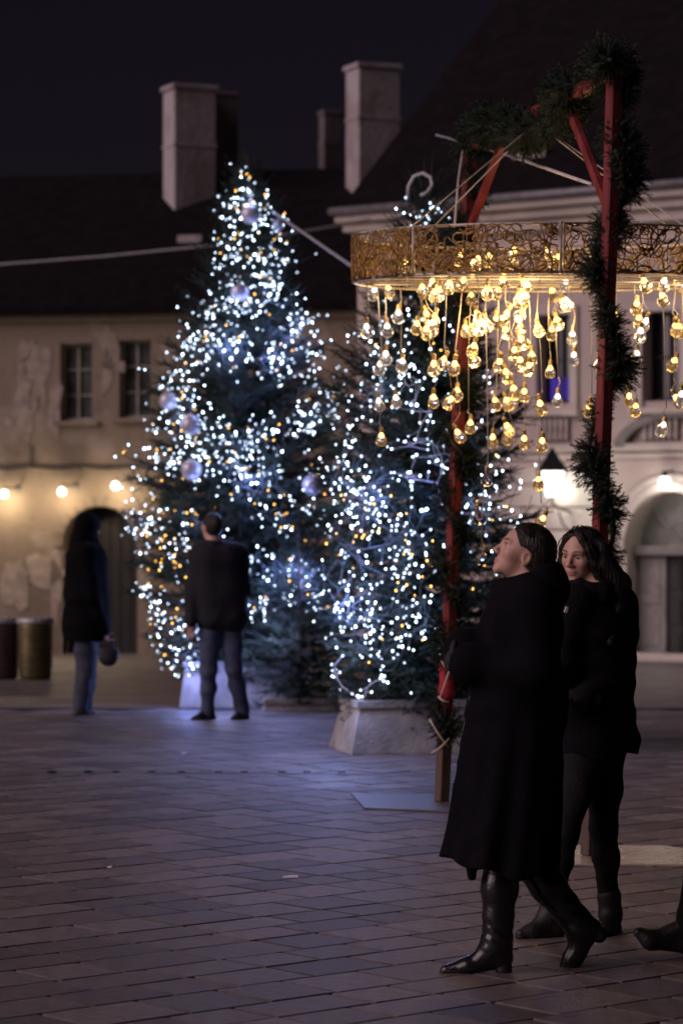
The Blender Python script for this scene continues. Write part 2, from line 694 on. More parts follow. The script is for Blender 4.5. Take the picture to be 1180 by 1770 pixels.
# ------------------------------------------------------------------ houses
class Facade:
    """a wall plane through two ground points; maps photo pixels to (u, v) on it"""
    def __init__(self, pxa, Ya, pxb, Yb):
        self.a = np.array(((pxa - 590) / F * Ya, Ya)); self.b = np.array(((pxb - 590) / F * Yb, Yb))
        d = self.b - self.a
        self.len = np.linalg.norm(d)
        self.d = d / self.len
        self.n = np.array((self.d[1], -self.d[0]))      # towards the camera
        self.z0 = min(gz(Ya), gz(Yb)) - 0.02

    def uv(self, px, py):
        ray = np.array(((px - 590) / F, 1.0))
        # a + u d = t ray
        A = np.array(((ray[0], -self.d[0]), (ray[1], -self.d[1])))
        t, u = np.linalg.solve(A, self.a)
        return u, H - (py - HZ) / F * t

    def pt(self, u, v, w=0.0):
        q = self.a + self.d * u + self.n * w
        return (q[0], q[1], v)

    def M(self):
        return Matrix(((self.d[0], self.n[0], 0), (self.d[1], self.n[1], 0), (0, 0, 1)))


def wall_mesh(fc, u0, u1, v0, v1, holes, depth=0.35):
    """front face with real openings and reveals; holes = list of (u,v) loops"""
    bm = bmesh.new()
    def loop(pts):
        vs_ = [bm.verts.new((u, 0, v)) for u, v in pts]
        es = [bm.edges.new((vs_[i], vs_[(i + 1) % len(vs_)])) for i in range(len(vs_))]
        return es
    es = loop([(u0, v0), (u1, v0), (u1, v1), (u0, v1)])
    for h in holes:
        es += loop(h)
    bmesh.ops.triangle_fill(bm, edges=es, use_beauty=True, use_dissolve=False)
    bmesh.ops.recalc_face_normals(bm, faces=list(bm.faces))
    mb = MB()
    bm.verts.index_update()
    mb.add([fc.pt(v.co.x, v.co.z) for v in bm.verts], [tuple(v.index for v in f.verts) for f in bm.faces])
    bm.free()
    for h in holes:
        n = len(h)
        mb.add([fc.pt(u, v) for u, v in h] + [fc.pt(u, v, -depth) for u, v in h],
               [(i, (i + 1) % n, n + (i + 1) % n, n + i) for i in range(n)])
    # ends, top, back
    T = 6.0
    c = [fc.pt(u, v, w) for w in (0, -T) for u, v in ((u0, v0), (u1, v0), (u1, v1), (u0, v1))]
    mb.add(c, [(4, 5, 6, 7), (0, 3, 7, 4), (1, 5, 6, 2), (3, 2, 6, 7)])
    return mb


def rect(u0, u1, v0, v1):
    return [(u0, v0), (u1, v0), (u1, v1), (u0, v1)]


def arch(u0, u1, v0, vs, n=14):
    """door opening with a round head: vs is the spring height"""
    r = (u1 - u0) / 2; c = (u0 + u1) / 2
    return [(u0, v0), (u1, v0)] + [(c + r * math.cos(math.pi * i / n), vs + r * math.sin(math.pi * i / n)) for i in range(n + 1)]


def plaster(name, base, patch, dirt, scale=0.8, thr=0.56):
    m = bpy.data.materials.new(name)
    m.use_nodes = True
    nt = m.node_tree
    b = nt.nodes['Principled BSDF']
    b.inputs['Roughness'].default_value = 0.9
    tc = nt.nodes.new('ShaderNodeTexCoord')
    def noise(s, det=6, st=(1, 1, 1)):
        mp = nt.nodes.new('ShaderNodeMapping')
        mp.inputs['Scale'].default_value = st
        nt.links.new(tc.outputs['Object'], mp.inputs[0])
        n = nt.nodes.new('ShaderNodeTexNoise')
        n.inputs['Scale'].default_value = s
        n.inputs['Detail'].default_value = det
        nt.links.new(mp.outputs[0], n.inputs['Vector'])
        return n.outputs['Fac']
    def ramp(src, lo, hi):
        r = nt.nodes.new('ShaderNodeMapRange')
        r.inputs['From Min'].default_value = lo
        r.inputs['From Max'].default_value = hi
        nt.links.new(src, r.inputs[0])
        return r.outputs[0]
    def mix(f, a, c):
        x = nt.nodes.new('ShaderNodeMix')
        x.data_type = 'RGBA'
        nt.links.new(f, x.inputs[0])
        for s, i in ((a, 6), (c, 7)):
            if isinstance(s, tuple):
                x.inputs[i].default_value = s + (1,)
            else:
                nt.links.new(s, x.inputs[i])
        return x.outputs[2]
    c = mix(ramp(noise(scale, 7), thr, thr + 0.06), base, patch)
    c = mix(ramp(noise(scale * 0.6, 8, (1, 1, 0.35)), 0.5, 0.75), c, dirt)
    c = mix(ramp(noise(scale * 5, 5), 0.6, 0.8), c, dirt)
    nt.links.new(c, b.inputs['Base Color'])
    bp = nt.nodes.new('ShaderNodeBump')
    bp.inputs['Strength'].default_value = 0.5
    bp.inputs['Distance'].default_value = 0.03
    nt.links.new(noise(9, 8), bp.inputs['Height'])
    nt.links.new(bp.outputs[0], b.inputs['Normal'])
    return m


M_plasterL = plaster('old_plaster', (0.29, 0.235, 0.18), (0.40, 0.34, 0.285), (0.15, 0.115, 0.088))
M_plasterR = plaster('pale_render', (0.62, 0.53, 0.48), (0.68, 0.60, 0.55), (0.46, 0.39, 0.36), 0.5, 0.6)
M_trimR = plaster('pale_trim', (0.64, 0.57, 0.52), (0.70, 0.63, 0.58), (0.48, 0.42, 0.39), 0.9, 0.6)
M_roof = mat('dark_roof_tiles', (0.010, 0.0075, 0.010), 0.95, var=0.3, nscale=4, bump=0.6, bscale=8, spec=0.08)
M_chim = plaster('chimney_render', (0.44, 0.40, 0.42), (0.36, 0.31, 0.31), (0.20, 0.17, 0.18), 1.2, 0.5)
M_woodwin = mat('green_window_wood', (0.16, 0.17, 0.12), 0.6, var=0.25, nscale=8)
M_paleframe = mat('pale_window_frame', (0.40, 0.38, 0.33), 0.6, var=0.2, nscale=8)
M_pane = mat('window_pane', (0.012, 0.014, 0.018), 0.12, var=0.2, spec=0.6)
M_pane_greenlit = mat('greenlit_pane_tone', (0.075, 0.088, 0.078), 0.3, var=0.4, nscale=5)  # greenish light on the glass, put into the pane colour
M_doordark = mat('dark_door_wood', (0.014, 0.012, 0.012), 0.6, var=0.3, nscale=6, bump=0.3, stretch=(1, 1, 0.1))
M_stonegrey = plaster('door_stone', (0.22, 0.21, 0.20), (0.27, 0.26, 0.25), (0.13, 0.12, 0.12), 1.5, 0.55)


def roof_mesh(fc, u0, u1, ve, rise, run, over=0.35, thick=0.12):
    mb = MB()
    pts = [fc.pt(u0 - over, ve, over), fc.pt(u1 + over, ve, over), fc.pt(u1 + over, ve + rise, -run), fc.pt(u0 - over, ve + rise, -run)]
    back = [fc.pt(u1 + over, ve, -2 * run), fc.pt(u0 - over, ve, -2 * run)]
    low = [(p[0], p[1], p[2] - thick) for p in pts[:2]]
    lowb = [(p[0], p[1], p[2] - thick) for p in back]
    v = pts + back + low + lowb       # 0,1 eave 2,3 ridge 4,5 back 6,7 low front 8,9 low back
    mb.add(v, [(0, 1, 2, 3), (3, 2, 4, 5), (6, 7, 1, 0), (7, 6, 9, 8), (1, 7, 8, 4), (1, 4, 2), (0, 3, 5), (6, 0, 5, 9), (4, 8, 9, 5)])
    return mb


M_chim_dim = plaster('dimmed_chimney', (0.16, 0.14, 0.15), (0.13, 0.11, 0.11), (0.07, 0.06, 0.06), 1.2, 0.5)  # darker copy of the chimney render; dimness of the faint stacks in its colour


def chimney(px0, px1, py0, py1, Y, parent, name='chimney', rot=0.35, M_chim=M_chim):
    a, b = P(px0, py0, Y), P(px1, py1, Y)
    c = (a + b) / 2
    w = abs(b[0] - a[0])
    h = a[2] - b[2]
    M = Matrix.Rotation(rot, 3, 'Z')
    s = w / (abs(math.cos(rot)) + 0.72 * abs(math.sin(rot)))
    mb = MB().box((c[0], Y, b[2] + h / 2 - 0.5), (s, s * 0.72, h + 1.0), M, 0.02)
    o = mb.build(name, M_chim, parent)
    cp = MB().box((c[0], Y, a[2] + 0.05), (s * 1.10, s * 0.82, 0.10), M, 0.015)
    cp.build('chimney_cap', M_chim, o)
    bd = MB().box((c[0], Y, a[2] - h * 0.45), (s * 1.04, s * 0.76, 0.07), M, 0.01)
    bd.build('chimney_band', M_chim, o)
    return o


def window(fc, parent, u0, u1, v0, v1, frame, cols=2, rows=3, depth=0.22, pane=None, sill=True):
    w = thing('window', None, None)
    bpy.data.objects.remove(w)
    M = fc.M()
    fr = MB()
    t = 0.055
    cu, cv = (u0 + u1) / 2, (v0 + v1) / 2
    for (a, b, c, d) in ((u0, u0 + t, v0, v1), (u1 - t, u1, v0, v1), (u0 + t, u1 - t, v0, v0 + t), (u0 + t, u1 - t, v1 - t, v1)):
        fr.box(fc.pt((a + b) / 2, (c + d) / 2, -depth + 0.03), (b - a, 0.06, d - c), M, 0.005)
    wo = fr.build('window', frame, parent)
    bars = MB()
    for i in range(1, cols):
        u = u0 + (u1 - u0) * i / cols
        bars.box(fc.pt(u, cv, -depth + 0.028), (0.05, 0.045, v1 - v0 - 2 * t), M, 0.004)
    for j in range(1, rows):
        v = v0 + (v1 - v0) * j / rows
        bars.box(fc.pt(cu, v, -depth + 0.024), (u1 - u0 - 2 * t, 0.03, 0.035), M, 0.004)
    bars.build('glazing_bar', frame, wo)
    for i in range(cols):
        for j in range(rows):
            a = u0 + (u1 - u0) * (i + .5) / cols
            c = v0 + (v1 - v0) * (j + .5) / rows
            pb = MB().box(fc.pt(a, c, -depth - 0.005), ((u1 - u0) / cols * 0.98, 0.008, (v1 - v0) / rows * 0.98), M)
            pb.build('pane', pane or M_pane, wo)
    if sill:
        s = MB().box(fc.pt(cu, v0 - 0.05, 0.03), (u1 - u0 + 0.25, 0.16, 0.08), M, 0.01)
        s.build('sill', M_plasterL if frame is not M_black else M_trimR, wo)
    return wo


# ---- left house -------------------------------------------------------
fL = Facade(-420, 55.0, 640, 52.6)
LH = thing('old_house', 'low old house with stained peeling ochre plaster, small windows and arched gateway', 'house', (fL.a[0], fL.a[1], fL.z0))
uA0, vE = fL.uv(0, 545)
_, vB = fL.uv(100, 1139)
vEave = fL.uv(0, 543)[1]
wins = []
for (x0, x1, y0, y1) in ((104, 160, 594, 727), (206, 262, 588, 722), (-120, -64, 600, 730)):
    u0, v1 = fL.uv(x0, y0); u1, v0 = fL.uv(x1, y1)
    wins.append((u0, u1, v0, v1))
au0, aTop = fL.uv(110, 876); au1, _ = fL.uv(238, 876)
ar = (au1 - au0) / 2
holes = [rect(*w) for w in wins] + [arch(au0, au1, fL.z0 - 0.4, aTop - ar)]
wall_mesh(fL, 0, fL.len, fL.z0 - 0.6, vEave, holes).build('wall', M_plasterL, LH)
for w in wins:
    window(fL, LH, *w, M_paleframe, pane=M_pane_greenlit)
# gate inside the archway: heavy boards
gate = MB()
gate.box(fL.pt((au0 + au1) / 2, (fL.z0 + aTop) / 2, -0.40), (au1 - au0 + 0.2, 0.06, aTop - fL.z0 + 0.3), fL.M(), 0.0)
go = gate.build('gate', M_doordark, LH)
nb = 7
for i in range(nb):
    u = au0 + (au1 - au0) * (i + 0.5) / nb
    MB().box(fL.pt(u, (fL.z0 + aTop) / 2, -0.355), ((au1 - au0) / nb * 0.93, 0.03, aTop - fL.z0), fL.M(), 0.006).build('gate_board', M_doordark, go)
# arch ring, cornice, cable, worn plaster patches
ringp = MB()
for i in range(13):
    a0 = math.pi * (i + 0.5) / 13
    c = ((au0 + au1) / 2 + (ar + 0.09) * math.cos(a0), aTop - ar + (ar + 0.09) * math.sin(a0))
    Mr = fL.M() @ Matrix.Rotation(-(a0 - math.pi / 2), 3, 'Y')
    v = MB().box(fL.pt(c[0], c[1], 0.01), (0.26, 0.05, 0.17), Mr, 0.012)
    v.build('arch_stone', M_plasterL, LH)
cor = MB()
cor.box(fL.pt(fL.len / 2, vEave - 0.09, 0.05), (fL.len, 0.14, 0.16), fL.M(), 0.02)
cor.build('cornice', M_plasterL, LH)
cb = MB()
pts = []
for i in range(25):
    x = -100 + i * 18
    u, v = fL.uv(x, 808 + 1.5 * math.sin(i * 1.3))
    pts.append(fL.pt(u, v, 0.03))
cb.tube(pts, 0.022, 6)
u, v = fL.uv(55, 808); u2, v2 = fL.uv(56, 770)
cb.tube([fL.pt(u, v, 0.03), fL.pt(u2, v2, 0.03)], 0.016, 6)
cb.build('wall_cable', M_black, LH)
pr = random.Random(5)
for (x, y, w, h, jag) in ((190, 600, 16, 34, 6), (186, 640, 9, 44, 5), (207, 634, 12, 8, 4), (42, 610, 14, 22, 6), (66, 640, 20, 66, 9), (42, 690, 16, 60, 8), (95, 700, 12, 50, 7), (12, 728, 16, 8, 5), (290, 620, 14, 30, 6), (74, 990, 34, 26, 9), (30, 1010, 26, 40, 10), (96, 1010, 10, 60, 5)):
    n = 14
    pts = []
    for k in range(n):
        a = 2 * math.pi * k / n
        rr = 1 + pr.uniform(-0.35, 0.35)
        pts.append(fL.uv(x + w * rr * math.cos(a), y + h * rr * math.sin(a)))
    mb = MB()
    mb.add([fL.pt(u, v, 0.012) for u, v in pts] + [fL.pt(u, v, -0.01) for u, v in pts],
           [tuple(range(n))[::-1]] + [(i, (i + 1) % n, n + (i + 1) % n, n + i) for i in range(n)])
    mb.build('plaster_patch', mat('old_limewash', (0.37, 0.31, 0.26), 0.9, var=0.25, nscale=6, bump=0.4, bscale=20), LH)
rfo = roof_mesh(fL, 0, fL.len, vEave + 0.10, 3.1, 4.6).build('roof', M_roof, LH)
chimney(281, 374, 158, 372, 57.0, LH, 'chimney', 0.42)
chimney(350, 412, 168, 372, 57.9, LH, 'chimney', 0.42, M_chim_dim)
sk = fL.uv(285, 412)
mb = MB().box(fL.pt(sk[0], sk[1] + 0.1, -2.1), (0.5, 0.5, 0.3), fL.M(), 0.02)
mb.build('roof_hatch', M_chim, LH)

# wall lamps
M_lampmetal = mat('lamp_bracket_metal', (0.12, 0.11, 0.10), 0.5, metal=0.5, var=0.2)
for i, (x, y, pw) in enumerate(((18, 854, 30), (117, 850, 30), (209, 840, 20), (-84, 858, 30))):
    u, v = fL.uv(x, y)
    u2, v2 = fL.uv(x + 13, y - 8)
    lab = ('round white wall lamp glowing over the bins on the old house',
           'round white wall lamp glowing left of the arched gateway',
           'round white wall lamp glowing above the arched gateway',
           'round white wall lamp at the far end of the old house')[i]
    L = thing('wall_lamp', lab, 'wall lamp', fL.pt(u, v, 0.0), 'wall lamps on the old house')
    gm = MB().lathe([(0.022, 0.07), (0.052, 0.045), (0.072, 0.0), (0.062, -0.045), (0.03, -0.07)], fL.pt(u, v, 0.36), seg=16)
    gm.build('glass_globe', emat('lamp_globe', (1.0, 0.88, 0.66), 11.0), L, True)
    am = MB().tube([fL.pt(u2, v2, 0.0), fL.pt(u2, v2 + 0.02, 0.2), fL.pt(u, v + 0.13, 0.36), fL.pt(u, v + 0.08, 0.36)], 0.016, 8)
    am.build('bracket', M_lampmetal, L, True)
    bm_ = MB().box(fL.pt(u2, v2, 0.012), (0.12, 0.03, 0.16), fL.M(), 0.008)
    bm_.build('wall_plate', M_lampmetal, L)
    point_light('wall_lamp_light', fL.pt(u, v - 0.12, 0.40), (1.0, 0.76, 0.46), pw, L, 0.06)

# ---- right house ------------------------------------------------------
fR = Facade(618, 51.0, 1480, 45.0)
RH = thing('town_house', 'pale rendered town house with cornice, arched stone doorway and dark upper windows', 'house', (fR.a[0], fR.a[1], fR.z0))
uc, vC = fR.uv(900, 352)
vTop = vC
ups = []
for (x0, x1, y0, y1) in ((930, 986, 546, 697), (1112, 1176, 540, 692), (745, 800, 552, 700), (1300, 1368, 534, 688)):
    u0, v1 = fR.uv(x0, y0); u1, v0 = fR.uv(x1, y1)
    ups.append((u0, u1, v0, v1))
du0, dT = fR.uv(1082, 850); du1, _ = fR.uv(1240, 850)
dr_ = (du1 - du0) / 2
dS = fR.uv(1100, 952)[1]
dr_v = dT - dS
door_loop = [(du0, fR.z0 - 0.4), (du1, fR.z0 - 0.4)] + [((du0 + du1) / 2 + dr_ * math.cos(math.pi * i / 16), dS + dr_v * math.sin(math.pi * i / 16)) for i in range(17)]
holes = [rect(*w) for w in ups] + [door_loop]
wall_mesh(fR, 0, fR.len, fR.z0 - 0.8, vTop, holes, 0.45).build('wall', M_plasterR, RH)
MR = fR.M()
E_violet = emat('violet_lit_pane', (0.15, 0.08, 0.75), 0.35)
for i, w in enumerate(ups):
    wo = window(fR, RH, *w, M_black, 2, 2, 0.3, sill=False)
    u0, u1, v0, v1 = w
    for (a, b, c, d) in ((u0 - 0.16, u0 - 0.002, v0 - 0.1, v1 + 0.16), (u1 + 0.002, u1 + 0.16, v0 - 0.1, v1 + 0.16), (u0 - 0.002, u1 + 0.002, v1 + 0.002, v1 + 0.16)):
        MB().box(fR.pt((a + b) / 2, (c + d) / 2, 0.03), (b - a, 0.07, d - c), MR, 0.01).build('frame', M_trimR, wo)
    MB().box(fR.pt((u0 + u1) / 2, v0 - 0.16, 0.07), (u1 - u0 + 0.45, 0.2, 0.11), MR, 0.015).build('sill', M_trimR, wo)
    # small balustrade panel under the window
    pv0 = v0 - 0.68
    for k in range(6):
        u = u0 + (u1 - u0) * (k + 0.5) / 6
        MB().lathe([(0.03, 0), (0.045, 0.08), (0.028, 0.2), (0.04, 0.33), (0.03, 0.40)], fR.pt(u, pv0 + 0.03, 0.05), seg=8).build('baluster', M_trimR, wo, True)
    MB().box(fR.pt((u0 + u1) / 2, pv0 + 0.23, 0.004), (u1 - u0, 0.012, 0.42), MR).build('balustrade_back', M_stonegrey, wo)
# violet lit lower half of one window
u0, u1, v0, v1 = ups[0]
MB().box(fR.pt(u0 + (u1 - u0) * 0.5, v0 + 0.27, -0.285), (u1 - u0 - 0.13, 0.012, 0.38), MR).build('lit_blind', E_violet, RH)
# cornice and mouldings
def band(px_y, px_x, hgt, proud, name, m=M_trimR, u0=0.0, u1=None):
    v = fR.uv(px_x, px_y)[1]
    u1_ = fR.len if u1 is None else u1
    MB().box(fR.pt((u0 + u1_) / 2, v, proud / 2 - 0.01), (u1_ - u0, proud + 0.02, hgt), MR, min(0.03, hgt * 0.2)).build(name, m, RH)
vt = vTop
for (dz, h, pr_) in ((-0.07, 0.13, 0.46), (-0.22, 0.15, 0.30), (-0.40, 0.2, 0.15), (-0.78, 0.07, 0.06)):
    MB().box(fR.pt(fR.len / 2, vt + dz, pr_ / 2 - 0.01), (fR.len + (0.8 * pr_ if pr_ > 0.2 else 0.04), pr_ + 0.02, h - 0.004), MR, 0.02).build('cornice', M_trimR, RH)
MB().tube([fR.pt(-0.22, vt + 0.06, 0.52), fR.pt(fR.len + 0.5, vt + 0.06, 0.52)], 0.075, 8).build('gutter', mat('grey_gutter', (0.20, 0.19, 0.21), 0.5, metal=0.4), RH, True)
band(775, 1000, 0.13, 0.16, 'string_course')
band(789, 1000, 0.09, 0.08, 'string_course')
# rusticated ground floor: separate courses of blocks, proud of the wall, clear of the doorway
vtop_r = fR.uv(1000, 800)[1]
vb_r = fR.z0
ncourse = 9
ch_ = (vtop_r - vb_r) / ncourse
uDoorL = fR.uv(1052, 900)[0]; uDoorR = fR.uv(1275, 900)[0]
rr = random.Random(11)
for j in range(ncourse):
    v = vb_r + ch_ * (j + 0.5)
    u = (0.0 if j % 2 else -0.0)
    first = True
    while u < fR.len - 0.05:
        L = 20.0
        first = False
        e = min(u + L, fR.len)
        if u < uDoorL < e:
            e = uDoorL
        if uDoorL - 0.01 <= u < uDoorR:
            u = uDoorR
            continue
        if e - u > 0.12:
            MB().box(fR.pt((u + e) / 2, v, 0.02), (e - u - 0.035, 0.06, ch_ - 0.04), MR, 0.012).build('rusticated_block', M_trimR, RH)
        u = e
# arched door surround
for rad, wdt, pr_ in ((1.10, 0.16, 0.10), (1.26, 0.12, 0.07)):
    mb = MB()
    n = 22
    inner, outer = [], []
    cx = (du0 + du1) / 2
    for i in range(n + 1):
        a = math.pi * i / n
        inner.append((cx + dr_ * (rad - wdt / 2) * math.cos(a) / 1.0, dS + (dr_v + dr_ * (rad - wdt / 2 - 1)) * math.sin(a)))
        outer.append((cx + dr_ * (rad + wdt / 2) * math.cos(a), dS + (dr_v + dr_ * (rad + wdt / 2 - 1)) * math.sin(a)))
    vv = [fR.pt(u, v, pr_) for u, v in inner] + [fR.pt(u, v, pr_) for u, v in outer] + [fR.pt(u, v, -0.02) for u, v in inner] + [fR.pt(u, v, -0.02) for u, v in outer]
    N = n + 1
    ff = []
    for i in range(n):
        ff += [(i, i + 1, N + i + 1, N + i), (i, 2 * N + i, 2 * N + i + 1, i + 1), (N + i, N + i + 1, 3 * N + i + 1, 3 * N + i)]
    mb.add(vv, ff)
    mb.build('door_arch', M_trimR if rad < 1.2 else M_trimR, RH)
dd = MB().box(fR.pt((du0 + du1) / 2, (fR.z0 + dT) / 2, -0.46), (du1 - du0 + 0.1, 0.05, dT - fR.z0 + 0.2), MR)
dro = dd.build('doorway_back', M_stonegrey, RH)
MB().box(fR.pt((du0 + du1) / 2, dS, -0.30), (du1 - du0, 0.26, 0.16), MR, 0.02).build('transom', M_stonegrey, dro)
for s in (0, 1):
    uu = du0 + 0.30 if s == 0 else du1 - 0.30
    MB().box(fR.pt(uu, (fR.z0 + dS) / 2, -0.37), (0.56, 0.12, dS - fR.z0), MR, 0.02).build('pilaster', M_stonegrey, dro)
    for (va, vb_) in ((0.18, 0.44), (0.54, 0.92)):
        hh = dS - fR.z0
        MB().box(fR.pt(uu, fR.z0 + hh * (va + vb_) / 2, -0.305), (0.34, 0.02, hh * (vb_ - va)), MR, 0.008).build('pilaster_panel', M_stonegrey, dro)
for s in (-1, 1):
    wd = (du1 - du0 - 1.16) / 2
    uu = (du0 + du1) / 2 + s * wd / 2
    lf = MB().box(fR.pt(uu, (fR.z0 + dS) / 2 - 0.04, -0.40), (wd - 0.012, 0.06, dS - fR.z0 - 0.08), MR, 0.008).build('door_leaf', M_doordark, dro)
    for k in range(3):
        MB().box(fR.pt(uu, fR.z0 + (dS - fR.z0) * (0.18 + 0.3 * k), -0.362), (wd * 0.66, 0.02, 0.42), MR, 0.008).build('door_panel', M_doordark, lf)
for k in range(1, 4):
    a = math.pi * k / 4
    cx = (du0 + du1) / 2
    MB().beam(fR.pt(cx, dS + 0.06, -0.40), fR.pt(cx + dr_ * math.cos(a), dS + dr_v * math.sin(a), -0.40), 0.05, 0.05).build('fanlight_bar', M_stonegrey, dro)
# curved pediment relief above the string course
mb = MB()
cu, cv = fR.uv(1172, 772)
n = 16
for rad0, rad1, pr_ in ((0.86, 1.04, 0.16),):
    a_ = [math.pi * i / n for i in range(n + 1)]
    vv = []
    for w_ in (pr_, -0.02):
        for rd in (rad0, rad1):
            vv += [fR.pt(cu + rd * 1.12 * math.cos(a), cv + rd * 0.55 * math.sin(a), w_) for a in a_]
    N = n + 1
    ff = []
    for i in range(n):
        ff += [(i, i + 1, N + i + 1, N + i), (i, 2 * N + i, 2 * N + i + 1, i + 1), (N + i, N + i + 1, 3 * N + i + 1, 3 * N + i)]
    mb.add(vv, ff)
mb.build('curved_pediment', M_stonegrey, RH)
# doorstep
su = (du0 + du1) / 2
MB().box(fR.pt(su, fR.z0 + 0.10, 0.35), (du1 - du0 + 1.3, 0.8, 0.30), MR, 0.02).build('doorstep', M_trimR, RH)
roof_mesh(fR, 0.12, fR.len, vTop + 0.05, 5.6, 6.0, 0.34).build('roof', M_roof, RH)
chimney(597, 692, 122, 312, 56.5, RH, 'chimney', 0.40)
chimney(550, 592, 200, 312, 59.5, RH, 'chimney', 0.40, M_chim_dim)
for (x, y, w_) in ((1138, 297, -0.9), (880, 330, -0.7)):
    u, v = fR.uv(x, y)
    MB().box(fR.pt(u, vTop + 0.95, w_), (0.7, 0.25, 0.2), MR, 0.02).build('roof_hatch', M_chim, RH)

# lantern on a bracket
u, v = fR.uv(988, 828)
LT = thing('wall_lantern', 'lit four sided black iron lantern on a scrolled bracket of the pale house', 'lantern', fR.pt(u, v, 0.0))
lc = fR.pt(u, v, 0.62)
def frust(mb, c, w0, w1, z0, z1):
    vv = [(c[0] + sx * w, c[1] + sy * w, c[2] + z) for w, z in ((w0, z0), (w1, z1)) for sx, sy in ((-1, -1), (1, -1), (1, 1), (-1, 1))]
    mb.add(vv, [(3, 2, 1, 0), (4, 5, 6, 7)] + [(i, (i + 1) % 4, 4 + (i + 1) % 4, 4 + i) for i in range(4)])
mb = MB(); frust(mb, lc, 0.12, 0.20, -0.30, 0.12)
mb.build('glass_body', emat('lantern_glass', (1.0, 0.97, 0.88), 3.2), LT)
for sx in (-1, 1):
    for sy in (-1, 1):
        MB().beam((lc[0] + sx * 0.122, lc[1] + sy * 0.122, lc[2] - 0.30), (lc[0] + sx * 0.205, lc[1] + sy * 0.205, lc[2] + 0.12), 0.018, 0.018, 0.002).build('glazing_rib', M_black, LT)
mb = MB(); frust(mb, lc, 0.27, 0.10, 0.12, 0.36); frust(mb, (lc[0], lc[1], lc[2] + 0.36), 0.10, 0.02, 0.0, 0.16)
mb.build('lantern_roof', M_black, LT)
mb = MB(); mb.tube([(lc[0], lc[1], lc[2] - 0.30), (lc[0], lc[1], lc[2] - 0.42), fR.pt(u, v - 0.50, 0.4), fR.pt(u, v - 0.56, 0.0)], 0.022, 8)
mb.tube([fR.pt(u, v - 0.95, 0.02), fR.pt(u, v - 0.75, 0.3), fR.pt(u, v - 0.55, 0.42)], 0.016, 8)
mb.build('bracket', M_black, LT, True)
point_light('lantern_light', (lc[0] - 0.1, lc[1] - 0.42, lc[2] - 0.1), (1.0, 0.95, 0.82), 19, LT, 0.12)
point_light('lantern_light', fR.pt(u - 0.1, v - 0.2, 0.30), (1.0, 0.95, 0.82), 7, LT, 0.08)
# bulb over the doorway
u, v = fR.uv(1161, 834)
BL = thing('door_lamp', 'bare round white lamp glowing at the crown of the arched stone doorway', 'lamp', fR.pt(u, v, 0.0))
MB().lathe([(0.03, 0.10), (0.075, 0.06), (0.095, 0.0), (0.075, -0.06), (0.03, -0.095)], fR.pt(u, v, 0.24), seg=16).build('globe', emat('door_globe', (1.0, 0.96, 0.85), 5.0), BL, True)
MB().lathe([(0.05, 0.0), (0.045, 0.10)], fR.pt(u, v + 0.09, 0.24), seg=12).build('socket', M_black, BL)
MB().tube([fR.pt(u, v + 0.17, 0.24), fR.pt(u, v + 0.19, 0.0)], 0.02, 8).build('arm', M_black, BL)
point_light('door_lamp_light', fR.pt(u, v - 0.16, 0.38), (1.0, 0.95, 0.84), 10, BL, 0.07)

# ------------------------------------------------------------------ spruce twigs
def twig_template(seed, length=0.14, n=26, nl=0.024, nw=0.0042):
    r = np.random.default_rng(seed)
    V, Fc = [], []
    # stem: thin three sided sliver
    V += [(-0.0022, -0.0012, 0), (0.0022, -0.0012, 0), (0, 0.0022, 0), (0, 0, length)]
    Fc += [(0, 1, 3), (1, 2, 3), (2, 0, 3)]
    for i in range(n):
        t = (i + 0.5) / n
        z = length * (0.04 + 0.96 * t)
        a = i * 2.4 + r.uniform(-.4, .4)
        up = 0.45 + 0.9 * t ** 3
        d = np.array((math.cos(a), math.sin(a), up)); d /= np.linalg.norm(d)
        L = nl * r.uniform(0.75, 1.15) * (1.0 - 0.25 * t)
        s = np.cross(d, (0, 0, 1)); s /= np.linalg.norm(s) + 1e-9
        b = np.array((0, 0, z))
        k = len(V)
        V += [tuple(b - s * nw), tuple(b + s * nw), tuple(b + d * L)]
        Fc.append((k, k + 1, k + 2))
    return np.array(V), np.array(Fc)


TWIGS = [twig_template(s) for s in (1, 2, 3)]
TWIGS_FINE = [twig_template(s, 0.085, 36, 0.019, 0.0022) for s in (4, 5, 6)]


def scatter_twigs(name, pos, dirs, scl, m, parent, templates=TWIGS, seed=0):
    r = np.random.default_rng(seed)
    pos = np.asarray(pos); dirs = np.asarray(dirs); scl = np.asarray(scl)
    dirs = dirs / (np.linalg.norm(dirs, axis=1, keepdims=True) + 1e-9)
    ref = r.normal(size=dirs.shape)
    x = np.cross(dirs, ref); x /= np.linalg.norm(x, axis=1, keepdims=True) + 1e-9
    y = np.cross(dirs, x)
    which = r.integers(0, len(templates), len(pos))
    Vs, Fs, off = [], [], 0
    for w, (tv, tf) in enumerate(templates):
        s = which == w
        if not s.any():
            continue
        v = (tv[None, :, 0:1] * x[s][:, None] + tv[None, :, 1:2] * y[s][:, None] + tv[None, :, 2:3] * dirs[s][:, None]) * scl[s][:, None, None] + pos[s][:, None]
        f = tf[None] + (np.arange(s.sum()) * len(tv))[:, None, None]
        Vs.append(v.reshape(-1, 3)); Fs.append(f.reshape(-1, 3) + off)
        off += s.sum() * len(tv)
    V = np.concatenate(Vs); Fc = np.concatenate(Fs)
    pw = parent_world(parent) if parent else Vector((0, 0, 0))
    return link(name, fast_mesh(name, V - np.array(pw[:]), Fc), m, parent)


